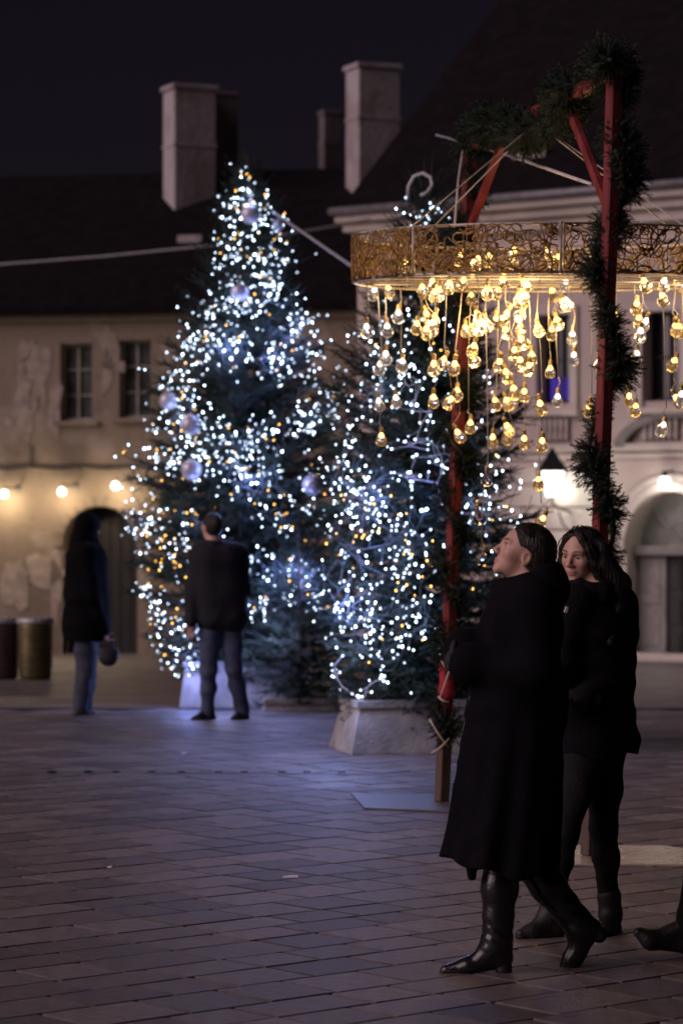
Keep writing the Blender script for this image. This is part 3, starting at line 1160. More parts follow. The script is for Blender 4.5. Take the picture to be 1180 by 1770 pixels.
class Tree:
    def __init__(self, label, base, prof, z_foliage, seed, dens=1.0, axis_top=None, group=None, name='spruce_tree', gap=0.105):
        self.base = np.array(base, float)
        self.prof = prof                          # (z, radius)
        self.top = prof[-1][0]
        self.axis_top = self.base[:2] if axis_top is None else np.array(axis_top)
        r = np.random.default_rng(seed)
        self.root = thing(name, label, 'tree', base, group)
        t = MB()
        zs = np.linspace(0.12, self.top, 14)
        t.tube([self.axis(z) for z in zs], [0.055 * (1 - z / self.top) + 0.006 for z in zs], 10)
        t.build('trunk', M_bark, self.root, True)
        br = MB()
        pos, dirs, scl = [], [], []
        z = z_foliage
        while z < self.top - 0.06:
            rad = self.radius(z)
            nb_ = int(r.integers(7, 10))
            a0 = r.uniform(0, 6.28)
            for i in range(nb_):
                az = a0 + 6.283 * i / nb_ + r.uniform(-.25, .25)
                hz = (z - z_foliage) / (self.top - z_foliage)
                L = max(0.06, rad * r.uniform(0.70, 1.06))
                el = -0.30 + 1.0 * hz ** 1.5 + r.uniform(-.12, .12)
                d = np.array((math.cos(az), math.sin(az), 0.0))
                p0 = self.axis(z - el * L * 0.5)
                n = 7
                pts = []
                for k in range(n):
                    s = k / (n - 1)
                    pts.append(p0 + d * L * s + np.array((0, 0, math.tan(el) * L * s + 0.12 * L * s * s - 0.05 * L * math.sin(3.1 * s))))
                br.tube(pts, [0.008 * (1 - 0.8 * k / n) * (0.6 + rad) for k in range(n)], 4, False)
                pts = np.array(pts)
                step = 0.036 / dens
                m_ = int(L * 0.86 / step)
                for q in range(m_):
                    s = 0.14 + 0.86 * (q + r.uniform(0, 1)) / max(1, m_)
                    fi = s * (n - 1); i0 = min(int(fi), n - 2)
                    pp = pts[i0] + (pts[i0 + 1] - pts[i0]) * (fi - i0)
                    bd = pts[i0 + 1] - pts[i0]; bd /= np.linalg.norm(bd)
                    side = np.cross(bd, (0, 0, 1)); side /= np.linalg.norm(side)
                    for sgn in (-1, 1, 0):
                        if sgn == 0 and r.random() < 0.35:
                            continue
                        dd = bd * r.uniform(.5, 1.0) + side * sgn * r.uniform(.5, 1.1) + np.array((0, 0, r.uniform(-.35, .3)))
                        if sgn == 0:
                            dd = bd + np.array((0, 0, r.uniform(-.9, .7))) + r.normal(0, .25, 3)
                        sc = r.uniform(.65, 1.4) * (1.15 - 0.22 * s) * (0.65 + 0.45 * min(1, rad))
                        pos.append(pp + r.normal(0, .006, 3)); dirs.append(dd); scl.append(sc)
                        # a side shoot
                        if r.random() < 0.75:
                            dn = dd / np.linalg.norm(dd)
                            pos.append(pp + dn * 0.07 * sc); dirs.append(dn + r.normal(0, .6, 3)); scl.append(sc * .75)
                pos.append(pts[-1]); dirs.append(pts[-1] - pts[-2]); scl.append(1.1)
            z += gap * r.uniform(0.85, 1.15)
        # upright leaders
        for k in range(9):
            p0 = self.axis(self.top - r.uniform(0.0, 0.42)) + np.append(r.normal(0, .07, 2), 0)
            if k == 0:
                p0 = self.axis(self.top - 0.1)
            h = 0.26 if k == 0 else r.uniform(0.10, 0.22)
            dd = np.array((r.normal(0, .08), r.normal(0, .08), 1.0))
            br.tube([p0, p0 + dd * h], [0.006, 0.002], 4, False)
            for q in range(4):
                pos.append(p0 + dd * h * q / 4); dirs.append(dd + r.normal(0, .06, 3)); scl.append(0.8)
        br.build('branches', M_bark, self.root)
        c = scatter_twigs('crown', pos, dirs, scl, M_needle, self.root, TWIGS, seed)
        tag(c, kind='stuff')

    def axis(self, z):
        t = z / self.top
        xy = self.base[:2] * (1 - t) + self.axis_top * t
        return np.array((xy[0], xy[1], self.base[2] + z))

    def radius(self, z):
        return float(np.interp(z, [p[0] for p in self.prof], [p[1] for p in self.prof]))

    def surf(self, px, py, k=1.0):
        """where the line of sight of a photo pixel meets the crown's near side"""
        Y = self.base[1]
        for _ in range(3):
            p = P(px, py, Y)
            z = p[2] - self.base[2]
            ax = self.axis(z)
            r_ = self.radius(max(0.1, min(z, self.top))) * k + 0.02
            dx = p[0] - ax[0]
            Y = ax[1] - math.sqrt(max(0.0, r_ * r_ - dx * dx))
        return P(px, py, Y)


def planter(name, label, c, w, d, h, rot, splay=0.06, soil=True):
    """tapered cast concrete tub, wider at the foot"""
    t = thing(name, label, 'planter', c)
    M = Matrix.Rotation(rot, 3, 'Z')
    def ring_(s, z):
        return [Vector(c) + M @ Vector((sx * (w / 2 + s), sy * (d / 2 + s), z)) for sx, sy in ((-1, -1), (1, -1), (1, 1), (-1, 1))]
    mb = MB()
    rs = [ring_(splay, 0), ring_(splay, 0.03), ring_(0, h - 0.05), ring_(0.02, h - 0.05), ring_(0.02, h), ring_(-0.05, h), ring_(-0.06, h - 0.10)]
    vv = [p for r_ in rs for p in r_]
    ff = [(3, 2, 1, 0)]
    for i in range(len(rs) - 1):
        for k in range(4):
            ff.append((i * 4 + k, i * 4 + (k + 1) % 4, (i + 1) * 4 + (k + 1) % 4, (i + 1) * 4 + k))
    mb.add(vv, ff)
    mb.build('tub', M_concrete, t)
    s = MB(); s.add(ring_(-0.058, h - 0.09), [(0, 1, 2, 3)]); s.build('soil', M_soil, t)
    return t


def ico(name, r, m, sub=1):
    bm = bmesh.new()
    bmesh.ops.create_icosphere(bm, subdivisions=sub, radius=r)
    me = bpy.data.meshes.new(name)
    bm.to_mesh(me); bm.free()
    me.materials.append(m)
    return me


LED_H, LED_L = ico('led_white', 0.0058, E_white_hi), ico('led_white', 0.0058, E_white_lo)
LED_W, LED_A, LED_B = ico('led_white', 0.0052, E_white), ico('led_amber', 0.0052, E_warm), ico('led_bright', 0.009, E_blue)


M_wire_g = mat('green_cable', (0.10, 0.13, 0.13), 0.5, var=0.1)
tall_ref = [None]


def light_string(tree, label, path, n, warm=0.25, jit=(11, 13), seed=0, clump=0.0, wire_r=0.004, k=1.0, back=False, group=None, spread=1.75):
    """a cable laid over the crown along photo points, with small LEDs"""
    r = np.random.default_rng(seed)
    n = int(n * (1.75 if tree is tall_ref[0] else 1.35))
    path = np.array(path, float)
    seg = np.r_[0, np.cumsum(np.linalg.norm(np.diff(path, axis=0), axis=1))]
    root = thing('fairy_light_string', label, 'string lights', tree.root.location[:], group)
    pts = []
    s = np.sort(r.uniform(0, 1, n)) * 0.55 + np.linspace(0, 1, n) * 0.45
    for i in range(n):
        q = s[i] * seg[-1]
        x = np.interp(q, seg, path[:, 0]) + r.normal(0, jit[0] * spread); y = np.interp(q, seg, path[:, 1]) + r.normal(0, jit[1] * spread)
        p = tree.surf(x, y, k * r.uniform(0.90, 1.04))
        if back:
            ax = tree.axis(p[2] - tree.base[2])
            p[1] = 2 * ax[1] - p[1]
        pts.append(p)
    # cable through smoothed points
    sm = np.array(pts)
    for _ in range(2):
        sm[1:-1] = 0.25 * sm[:-2] + 0.5 * sm[1:-1] + 0.25 * sm[2:]
    w = MB()
    w.tube([p + np.array((0, 0.012, 0)) for p in sm], wire_r * 0.62, 5)
    # short leads to each lamp
    for p, q in zip(pts, sm):
        if np.linalg.norm(p - q) > 0.02:
            w.tube([q + np.array((0, 0.012, 0)), p], wire_r * 0.36, 4, False)
    w.build('cable', M_wire_w if wire_r > 0.005 else M_wire_g, root, True)
    o0 = root.location
    for p in (pts[len(pts) // 2::500] if len(pts) >= 58 else []):
        point_light('led_light', p + np.array((r.normal(0, .03), -0.05, 0.02)), (0.36, 0.48, 1.0), 3.2, root, 0.10)
    for p in pts:
        me = LED_A if r.random() < warm * 0.46 else (LED_W, LED_W, LED_H, LED_L, LED_L)[int(r.integers(0, 5))]
        o = link('led', me, None, root, Vector(p) - o0)
        sc = r.uniform(0.65, 1.35)
        o.scale = (sc, sc, sc * 1.3)
    return root


def flash(tree, x, y, root, power=5.0):
    p = tree.surf(x, y, 1.04)
    link('flash_led', LED_B, None, root, Vector(p) - root.location)
    if power >= 4:
        point_light('led_light', p + np.array((0, -0.03, 0.02)), (0.26, 0.33, 1.0), power * 1.9, root, 0.06)


# ---- taller tree
b1 = G(413, 25.9); top1 = P(428, 270, 25.9)
tall = Tree('taller spruce crowded with white and amber lights, frosted baubles hanging in it', b1,
            [(0.25, 0.55), (0.40, 0.70), (1.0, 0.93), (1.5, 1.0), (2.0, 0.98), (2.4, 0.92), (2.75, 0.82), (3.25, 0.64), (3.45, 0.58), (3.7, 0.46), (4.1, 0.36), (4.4, 0.29), (4.65, 0.17), (4.85, 0.09), (5.0, 0.02)],
            0.30, 21, 1.0, top1[:2])
tall_ref[0] = tall
planter('concrete_planter', 'pale concrete tub under the taller spruce, lit violet', G(402, 25.9), 0.86, 0.7, 0.42, 0.06, 0.05)
GS = 'light strings on the taller spruce'
S1 = []
T1 = [
    ('fairy light string winding round the pointed tip of the taller spruce', [(428, 290), (412, 310), (440, 330), (400, 345), (425, 355), (455, 345), (405, 370), (450, 375), (478, 372), (440, 395), (402, 400)], 62, .38, (9, 9)),
    ('fairy light string below the tip of the taller spruce', [(360, 425), (395, 432), (430, 425), (465, 430), (490, 428), (440, 440), (480, 455), (500, 470), (455, 480), (490, 490), (420, 455), (400, 425)], 66, .30, (11, 11)),
    ('fairy light string over the narrow neck of the taller spruce', [(360, 480), (385, 475), (400, 495), (430, 500), (465, 510), (440, 525), (395, 520), (350, 545), (380, 545), (420, 545), (455, 520)], 70, .16, (12, 12)),
    ('fairy light string down the shoulder of the taller spruce facing the old house', [(345, 555), (335, 580), (325, 605), (340, 620), (360, 605), (395, 600), (420, 610), (380, 575), (330, 630)], 66, .12, (11, 12)),
    ('fairy light string bunched with bright blue flashes on the taller spruce', [(500, 520), (530, 530), (535, 560), (515, 575), (525, 600), (505, 605), (480, 610), (455, 620), (475, 635), (540, 625)], 62, .12, (11, 11)),
    ('fairy light string beside the two baubles of the taller spruce', [(285, 650), (310, 650), (295, 675), (325, 685), (285, 715), (315, 735), (345, 745), (330, 705), (300, 665)], 60, .16, (12, 12)),
    ('fairy light string in the hollow where both spruces meet', [(550, 655), (570, 665), (560, 690), (580, 710), (545, 700), (520, 725), (495, 735), (540, 745), (570, 735)], 60, .10, (12, 11)),
    ('fairy light string draped across the middle of the taller spruce', [(245, 745), (270, 755), (300, 760), (340, 755), (380, 750), (420, 745), (470, 740), (430, 765), (370, 770), (330, 780), (460, 760)], 76, .20, (13, 12)),
    ('fairy light string on the widest branch tips of the taller spruce', [(240, 770), (265, 790), (300, 795), (330, 815), (370, 805), (400, 800), (420, 825), (455, 840), (480, 830), (350, 790), (250, 810)], 70, .36, (13, 11)),
    ('fairy light string with mostly amber lamps beside the dark jacket', [(262, 915), (285, 930), (315, 915), (330, 935), (300, 960), (290, 985), (275, 920), (340, 905), (310, 980), (360, 890)], 42, .72, (12, 12)),
    ('fairy light string hanging at the outer edge above the gateway', [(232, 845), (240, 870), (250, 900), (238, 920), (235, 935), (262, 915), (245, 885)], 34, .12, (9, 10)),
    ('fairy light string trailing low towards the taller spruce tub', [(255, 985), (262, 1010), (255, 1035), (275, 1050), (285, 1075), (300, 1090), (330, 1080), (345, 1065), (300, 1110), (295, 1140), (330, 1155), (310, 1130)], 66, .20, (10, 10)),
    ('fairy light string glowing behind the jeans on the taller spruce', [(420, 950), (440, 960), (470, 960), (490, 985), (520, 975), (535, 1000), (525, 1030), (545, 1050), (500, 1045), (450, 1040), (430, 1060), (420, 1000)], 64, .18, (12, 11)),
    ('fairy light string crossing the dark belly of the taller spruce', [(420, 860), (455, 880), (500, 900), (540, 860), (520, 840), (560, 830), (590, 850), (470, 925), (575, 790)], 40, .45, (14, 12)),
]
for i, (lab, path, n, wm, jt) in enumerate(T1):
    S1.append(light_string(tall, lab, path, n, wm, jt, 100 + i, group=GS))
light_string(tall, 'sparse fairy light string round the far side of the taller spruce', [(300, 1050), (420, 1000), (540, 950), (320, 850), (400, 780), (500, 720), (340, 620), (430, 560), (480, 480), (400, 420)], 50, .25, (15, 15), 150, back=True, group=GS)
for (x, y, i, pw) in ((505, 572, 4, 5), (522, 560, 4, 3), (388, 606, 3, 5), (472, 618, 4, 4), (435, 836, 8, 6), (444, 835, 8, 3), (463, 1003, 12, 5), (530, 997, 12, 7), (533, 1012, 12, 4), (500, 985, 12, 4), (250, 775, 7, 2), (300, 800, 8, 2), (330, 1148, 11, 7), (276, 1040, 11, 3), (290, 690, 5, 2), (430, 745, 7, 2), (480, 745, 6, 2), (400, 520, 2, 2.5), (430, 330, 0, 1.2), (440, 440, 1, 1.6)):
    flash(tall, x, y, S1[i], pw)
# light thrown low around the tub by the trailing lamps
for (x, y, pw) in ((385, 1135, 10), (470, 1095, 8)):
    point_light('led_light', tall.surf(x, y, 1.25), (0.42, 0.48, 1.0), pw, S1[11], 0.10)

# ---- nearer tree
b2 = G(718, 20.7); top2 = P(738, 322, 20.7)
near = Tree('shorter spruce nearer the bulb ring, strung with white lights and pale cable', b2,
            [(0.18, 0.40), (0.46, 0.62), (1.0, 0.74), (1.5, 0.78), (2.0, 0.76), (2.5, 0.66), (2.95, 0.54), (3.3, 0.40), (3.7, 0.25), (4.0, 0.13), (4.15, 0.03)],
            0.20, 22, 1.15, top2[:2])
planter('concrete_planter', 'grey concrete tub under the shorter spruce beside the wooden post', G(697, 20.6), 0.78, 0.66, 0.40, 0.20, 0.075)
GN = 'light strings on the shorter spruce'
T2 = [
    ('fairy light string round the tip of the shorter spruce above the bronze ring', [(700, 365), (720, 350), (735, 372), (750, 355), (765, 380), (712, 385), (745, 390), (785, 372)], 22, .1, (6, 6)),
    ('fairy light string on the upper flank of the shorter spruce', [(615, 590), (635, 570), (625, 610), (650, 640), (700, 600), (690, 660), (640, 660), (610, 700), (660, 700), (680, 560)], 54, .12, (13, 13)),
    ('fairy light string looping in pale cable over the shorter spruce', [(690, 625), (700, 680), (725, 700), (745, 730), (715, 760), (740, 800), (770, 800), (745, 830), (700, 800), (690, 830)], 40, .1, (12, 12)),
    ('fairy light string where the shorter spruce touches the taller one', [(565, 720), (590, 740), (600, 770), (575, 800), (600, 830), (575, 860), (600, 880), (640, 850), (660, 830), (620, 780)], 70, .10, (14, 14)),
    ('densest fairy light string on the shorter spruce, all cold white', [(575, 890), (610, 900), (640, 890), (680, 880), (700, 900), (660, 930), (620, 950), (585, 960), (640, 860), (720, 920), (680, 970)], 72, .14, (16, 16)),
    ('fairy light string with amber lamps nearest the red post', [(690, 930), (710, 950), (735, 940), (750, 970), (730, 1000), (700, 980), (670, 1010), (740, 920), (680, 940), (750, 1060)], 40, .65, (13, 13)),
    ('fairy light string with blue flashes low on the shorter spruce', [(560, 990), (590, 1010), (600, 1040), (575, 1060), (625, 1040), (655, 1020), (640, 1065), (600, 1085), (690, 1040), (710, 1020)], 58, .16, (14, 14)),
    ('fairy light string along the bottom branches of the shorter spruce', [(560, 1090), (590, 1105), (630, 1085), (670, 1080), (700, 1100), (670, 1130), (730, 1080), (750, 1100), (610, 1125), (650, 1150), (700, 1140)], 52, .25, (13, 12)),
    ('fairy light string sagging below the branches onto the grey tub', [(575, 1140), (582, 1170), (592, 1190), (605, 1205), (622, 1210), (632, 1195), (640, 1185), (665, 1175), (668, 1160)], 18, .05, (4, 4)),
    ('sparse fairy light string behind the hanging bulbs on the shorter spruce', [(800, 620), (830, 660), (870, 700), (850, 760), (885, 790), (830, 820), (790, 850), (870, 860), (830, 930), (845, 980), (815, 1000)], 44, .2, (16, 14)),
    ('fairy light string just below the bronze ring on the shorter spruce', [(660, 540), (690, 560), (720, 530), (750, 570), (780, 540), (800, 580), (760, 620), (720, 640), (790, 650)], 36, .15, (12, 12)),
    ('fairy light string between the red post and the wall lantern', [(790, 700), (830, 730), (800, 760), (850, 800), (890, 830), (860, 880), (810, 890), (880, 920), (830, 850)], 30, .2, (14, 14)),
]
S2 = []
for i, (lab, path, n, wm, jt) in enumerate(T2):
    S2.append(light_string(near, lab, path, n, wm, jt, 200 + i, wire_r=0.0055 if i in (2, 8) else 0.0042, group=GN))
light_string(near, 'sparse fairy light string round the far side of the shorter spruce', [(620, 1050), (700, 1000), (800, 950), (640, 850), (720, 780), (800, 700), (680, 620), (760, 560)], 40, .2, (12, 12), 250, back=True, group=GN)
for (x, y, i, pw) in ((737, 880, 4, 4), (728, 882, 4, 2), (643, 862, 4, 4), (634, 972, 6, 4), (580, 1052, 6, 6), (655, 890, 4, 2), (600, 1020, 6, 3), (645, 1090, 7, 3), (600, 800, 3, 2), (640, 590, 1, 1.5), (720, 700, 2, 1.5)):
    flash(near, x, y, S2[i], pw)
for (x, y, pw) in ((580, 1140, 9),):
    point_light('led_light', near.surf(x, y, 1.25), (0.40, 0.48, 1.0), pw, S2[8], 0.10)
# pale flexible conduit bent over the tip
cz = [(705, 345), (706, 322), (715, 305), (730, 299), (744, 306), (747, 320), (738, 333), (727, 338)]
mb = MB().tube([P(x, y, 20.55 - 0.02 * i) for i, (x, y) in enumerate(cz)], 0.014, 8)
mb.build('bent_conduit', M_wire_w, S2[0], True)

# ---- dark bushy spruce between them, unlit
b3 = G(518, 25.1)
dark = Tree('low dark unlit spruce squeezed between the two lit spruces', b3,
            [(0.05, 0.30), (0.3, 0.38), (0.6, 0.36), (0.95, 0.26), (1.3, 0.14), (1.6, 0.04)], 0.10, 23, 1.1)
planter('low_planter', 'low dark concrete tub under the small unlit spruce', G(518, 25.1), 0.6, 0.42, 0.13, 0.05, 0.03)

# baubles
for (x, y, d, lab) in ((433, 371, 34, 'frosted bauble just under the tip of the taller spruce'),
                       (414, 505, 32, 'frosted bauble in the narrow neck of the taller spruce'),
                       (480, 390, 20, 'small frosted bauble tucked behind the tip branches'),
                       (291, 693, 32, 'frosted bauble at the branch tips on the old house side'),
                       (330, 735, 36, 'large frosted bauble beside the draped middle string'),
                       (331, 812, 36, 'large frosted bauble among amber lights on the widest branches'),
                       (540, 838, 36, 'frosted bauble in the dark hollow between both spruces')):
    p = tall.surf(x, y, 1.02)
    r_ = d / 2 / F * p[1]
    o = thing('bauble', lab, 'bauble', p, 'baubles on the taller spruce')
    MB().lathe([(r_ * math.sin(a), -r_ * math.cos(a)) for a in np.linspace(0.08, 3.06, 13)], p, seg=20).build('ball', M_bauble, o, True)
    MB().lathe([(0.016, 0.0), (0.016, 0.018), (0.008, 0.024)], (p[0], p[1], p[2] + r_ - 0.004), seg=10).build('cap', M_steelrope, o)
    MB().tube([(p[0], p[1], p[2] + r_ + 0.02), (p[0], p[1] + 0.05, p[2] + r_ + 0.07)], 0.002, 4).build('hook', M_steelrope, o)

# ------------------------------------------------------------------ timber gate with the bulb ring
postL0, postL1 = P(763, 1393, 16.66), P(812, 252, 16.66)
postR0, postR1 = P(1018, 1488, 13.95), P(1062, 128, 13.95)
postL0[2] = postR0[2] = ZT + 0.012
postL1[2] = postR1[2] = (postL1[2] + postR1[2]) / 2 + 0.0
GT = thing('timber_arch', 'red timber arch of two posts, cross beam and knee braces holding the bulb ring', 'arch', ((postL0 + postR0) / 2))
GT.location = Vector((postR0 + postL0) / 2)
bx = Vector(postR1 - postL1); roll = math.atan2(bx.y, bx.x)
lowL = postL0 + (postL1 - postL0) * 0.12
lowR = postR0 + (postR1 - postR0) * 0.16
MB().beam(lowR, postR1, 0.064, 0.064, 0.006, 0.5).build('post', M_redwood, GT)
MB().beam(postR0, lowR, 0.070, 0.070, 0.006, 0.5).build('post_foot', M_barewood, GT)
MB().beam(lowL, postL1, 0.064, 0.064, 0.006, 0.5).build('post', M_redwood, GT)
MB().beam(postL0, lowL, 0.070, 0.070, 0.006, 0.5).build('post_foot', M_barewood, GT)
MB().beam(postL1, postR1, 0.064, 0.064, 0.006).build('cross_beam', M_redwood, GT)
def lerp(a, b, t):
    return a + (b - a) * t
kl0, kl1 = lerp(postL0, postL1, 0.86), lerp(postL1, postR1, 0.30) 
kr0, kr1 = lerp(postR0, postR1, 0.82), lerp(postR1, postL1, 0.30)
MB().beam(kl0, kl1, 0.035, 0.05, 0.004).build('knee_brace', M_redwood, GT)
MB().beam(kr0, kr1, 0.035, 0.05, 0.004).build('knee_brace', M_redwood, GT)
# cloth bands wound on the post by the shorter spruce, tied crosswise with cord
ax = lambda t: postL0 + (postL1 - postL0) * t
for (ya, yb, w) in ((1140, 1215, 0.055),):
    ta, tb = (1393 - yb) / (1393 - 252), (1393 - ya) / (1393 - 252)
    n = 6
    pts = [ax(ta + (tb - ta) * i / (n - 1)) for i in range(n)]
    MB().tube(pts, [w * (0.9 + 0.12 * math.sin(i * 2.1)) for i in range(n)], 10).build('cloth_wrap', M_redcloth, GT, True)
M_tie = mat('pale_tie_cord', (0.62, 0.52, 0.47), 0.6, var=0.1)
for (x0, y0, x1, y1, w) in ((762, 1142, 784, 1166, 0), (780, 1144, 759, 1208, 0), (757, 1204, 775, 1213, 0), (742, 1243, 775, 1292, 1), (776, 1276, 745, 1302, 1)):
    pts = [P(x0 + (x1 - x0) * t, y0 + (y1 - y0) * t + 3 * math.sin(3.14 * t), 16.55 - 0.03 * math.sin(3.14 * t)) for t in np.linspace(0, 1, 7)]
    MB().tube(pts, 0.005, 6).build('tie_cord', M_tie, GT, True)
# base plates
def plate(name, lab, corners, m, h=0.012):
    mb = MB()
    n = len(corners)
    c0 = np.mean([c[:2] for c in corners], axis=0)
    mb.add([(c[0], c[1], ZT) for c in corners] + [(c[0], c[1], ZT + h) for c in corners],
           [tuple(range(n))[::-1], tuple(range(n, 2 * n))] + [(i, (i + 1) % n, n + (i + 1) % n, n + i) for i in range(n)])
    o = mb.build(name, m, None, origin=(c0[0], c0[1], ZT))
    bpy.context.view_layer.update()
    bv = o.modifiers.new('edge', 'BEVEL'); bv.width = 0.003; bv.segments = 1
    return tag(o, lab, 'base plate')
plate('base_plate', 'dull flat metal plate under the post with the tied cords', [P(629, 1406, 16.29)[:2], P(860, 1415, 16.0)[:2], (1.02, 17.1), P(606, 1380, 17.18)[:2]], M_plate_dull)
plate('base_plate', 'shiny flat metal plate under the garlanded red post behind the couple', [(0.80, 13.60), (2.15, 13.58), (1.64, 14.38), (0.84, 14.42)], M_plate)


def garland(name, label, path, thick, per_m, seed, tw=TWIGS_FINE, spread=1.0, lumpy=0.42):
    r = np.random.default_rng(seed)
    path = np.array(path, float)
    seg = np.r_[0, np.cumsum(np.linalg.norm(np.diff(path, axis=0), axis=1))]
    n = int(seg[-1] * per_m)
    s = r.uniform(0, seg[-1], n)
    pos = np.stack([np.interp(s, seg, path[:, i]) for i in range(3)], 1)
    tan = np.stack([np.interp(np.minimum(s + .02, seg[-1]), seg, path[:, i]) for i in range(3)], 1) - np.stack([np.interp(np.maximum(s - .02, 0), seg, path[:, i]) for i in range(3)], 1)
    tan /= np.linalg.norm(tan, axis=1, keepdims=True) + 1e-9
    rad = r.normal(size=pos.shape)
    rad -= tan * (rad * tan).sum(1, keepdims=True)
    rad /= np.linalg.norm(rad, axis=1, keepdims=True)
    lump = 0.64 + lumpy * np.sin(s * 17 + seed) * np.sin(s * 7.3 + 2 * seed) + r.uniform(-.15, .25, n)
    d = rad + tan * r.uniform(-.7, .9, (n, 1)) + np.array((0, 0, -0.12))
    o = thing(name, label, 'garland', path[0])
    MB().tube(path, 0.012, 6).build('stem', M_bark, o, True)
    c = scatter_twigs('needles', pos + rad * thick * 0.12, d, np.maximum(0.35, lump) * thick / 0.10 * spread, M_needle_g, o, tw, seed)
    tag(c, kind='stuff')
    return o


def helix(a, b, t0, t1, pitch, rad, phase, n=160):
    L = np.linalg.norm(b - a)
    pts = []
    for i in range(n):
        t = t0 + (t1 - t0) * i / (n - 1)
        p = a + (b - a) * t
        an = phase + 2 * math.pi * t * L / pitch
        pts.append(p + np.array((math.cos(an) * rad, -math.sin(an) * rad, 0)))
    return pts


garland('fir_garland', 'dark fir garland spiralling up the red post behind the couple', helix(postR0, postR1, 0.34, 0.90, 0.84, 0.066, 0.75), 0.108, 1250, 31, lumpy=0.5)
garland('fir_garland', 'dark fir garland wound round the post with the tied cords', helix(postL0, postL1, 0.10, 0.97, 0.40, 0.055, 0.6), 0.115, 900, 32)
bp_ = [lerp(postL1, postR1, t) + np.array((0.05 * math.sin(t * 23), 0.05 * math.sin(t * 17), 0.03 + 0.06 * math.sin(t * 9) - 0.06 * math.sin(t * 3.14))) for t in np.linspace(-0.03, 1.03, 50)]
garland('fir_garland', 'thick fir garland heaped along the cross beam of the arch', bp_, 0.15, 1900, 33, lumpy=0.36)
cp = [postR1 + np.array((0.05 + 0.05 * math.sin(t * 8), 0.05, -0.62 + t * 0.66)) for t in np.linspace(0, 1, 16)]
garland('fir_garland', 'bushy fir tuft crowning the top of the red post', cp, 0.115, 1300, 34, lumpy=0.5)

# ---- ring
RC = np.array(((612 - 590) / F * 15.3 + 1.03, 15.3, H + 1.298))
RR, RHt = 1.03, 0.245
TILT = -0.034
def ringpt(th, z, r=RR):
    x, y = r * math.cos(th), r * math.sin(th)
    return RC + np.array((x, y, z + y * -TILT))
RG = thing('bulb_ring', 'large hanging bronze ring of tangled wire with pale hoops', 'ring', RC)
for z, nm in ((0.0, 'hoop'), (RHt, 'hoop')):
    mb = MB()
    n = 96
    vv = []
    for r_, dz in ((RR - .004, -.007), (RR + .004, -.007), (RR + .004, .007), (RR - .004, .007)):
        vv += [ringpt(2 * math.pi * i / n, z + dz, r_) for i in range(n)]
    ff = []
    for k in range(4):
        for i in range(n):
            ff.append((k * n + i, k * n + (i + 1) % n, ((k + 1) % 4) * n + (i + 1) % n, ((k + 1) % 4) * n + i))
    mb.add(vv, ff)
    mb.build(nm, M_hoop, RG, True)
NP = 8
for p_ in range(NP):
    r = np.random.default_rng(400 + p_)
    t0, t1 = 2 * math.pi * p_ / NP + 0.015, 2 * math.pi * (p_ + 1) / NP - 0.015
    mb = MB()
    for c in range(54):
        th = r.uniform(t0, t1); z = r.uniform(0.01, RHt - 0.01)
        an = r.uniform(0, 6.28)
        pts = []
        curv = r.normal(0, 0.5)
        for k in range(r.integers(12, 26)):
            pts.append(ringpt(th, z, RR + 0.012 + r.normal(0, .003)))
            curv = 0.8 * curv + r.normal(0, .35)
            an += curv
            th += math.cos(an) * 0.022 / RR; z += math.sin(an) * 0.022
            if not (t0 < th < t1):
                an = math.pi - an; th = min(max(th, t0), t1)
            if not (0.0 < z < RHt):
                an = -an; z = min(max(z, 0.0), RHt)
        mb.tube(pts, 0.0042, 5)
    mb.build('wire_panel', M_bronze, RG, True)
    MB().tube([ringpt(t0 - 0.015, -0.008, RR + 0.004), ringpt(t0 - 0.015, RHt + 0.008, RR + 0.004)], 0.008, 8).build('panel_seam', M_hoop, RG, True)
RODS = (-0.72, -0.42, -0.12, 0.18, 0.46, 0.74)
for yo in RODS:
    hx = math.sqrt(RR ** 2 - yo ** 2)
    a = ringpt(math.atan2(yo, -hx), 0.012); b = ringpt(math.atan2(yo, hx), 0.012)
    MB().tube([a, b], 0.006, 6).build('cross_rod', M_hoop, RG)
beam_mid = lerp(postL1, postR1, 0.5)
for th in (0.6, 2.3, 3.9, 5.4):
    MB().tube([ringpt(th, RHt), beam_mid + np.array((0, 0, -0.05))], 0.0035, 5).build('hanging_wire', M_steelrope, RG)

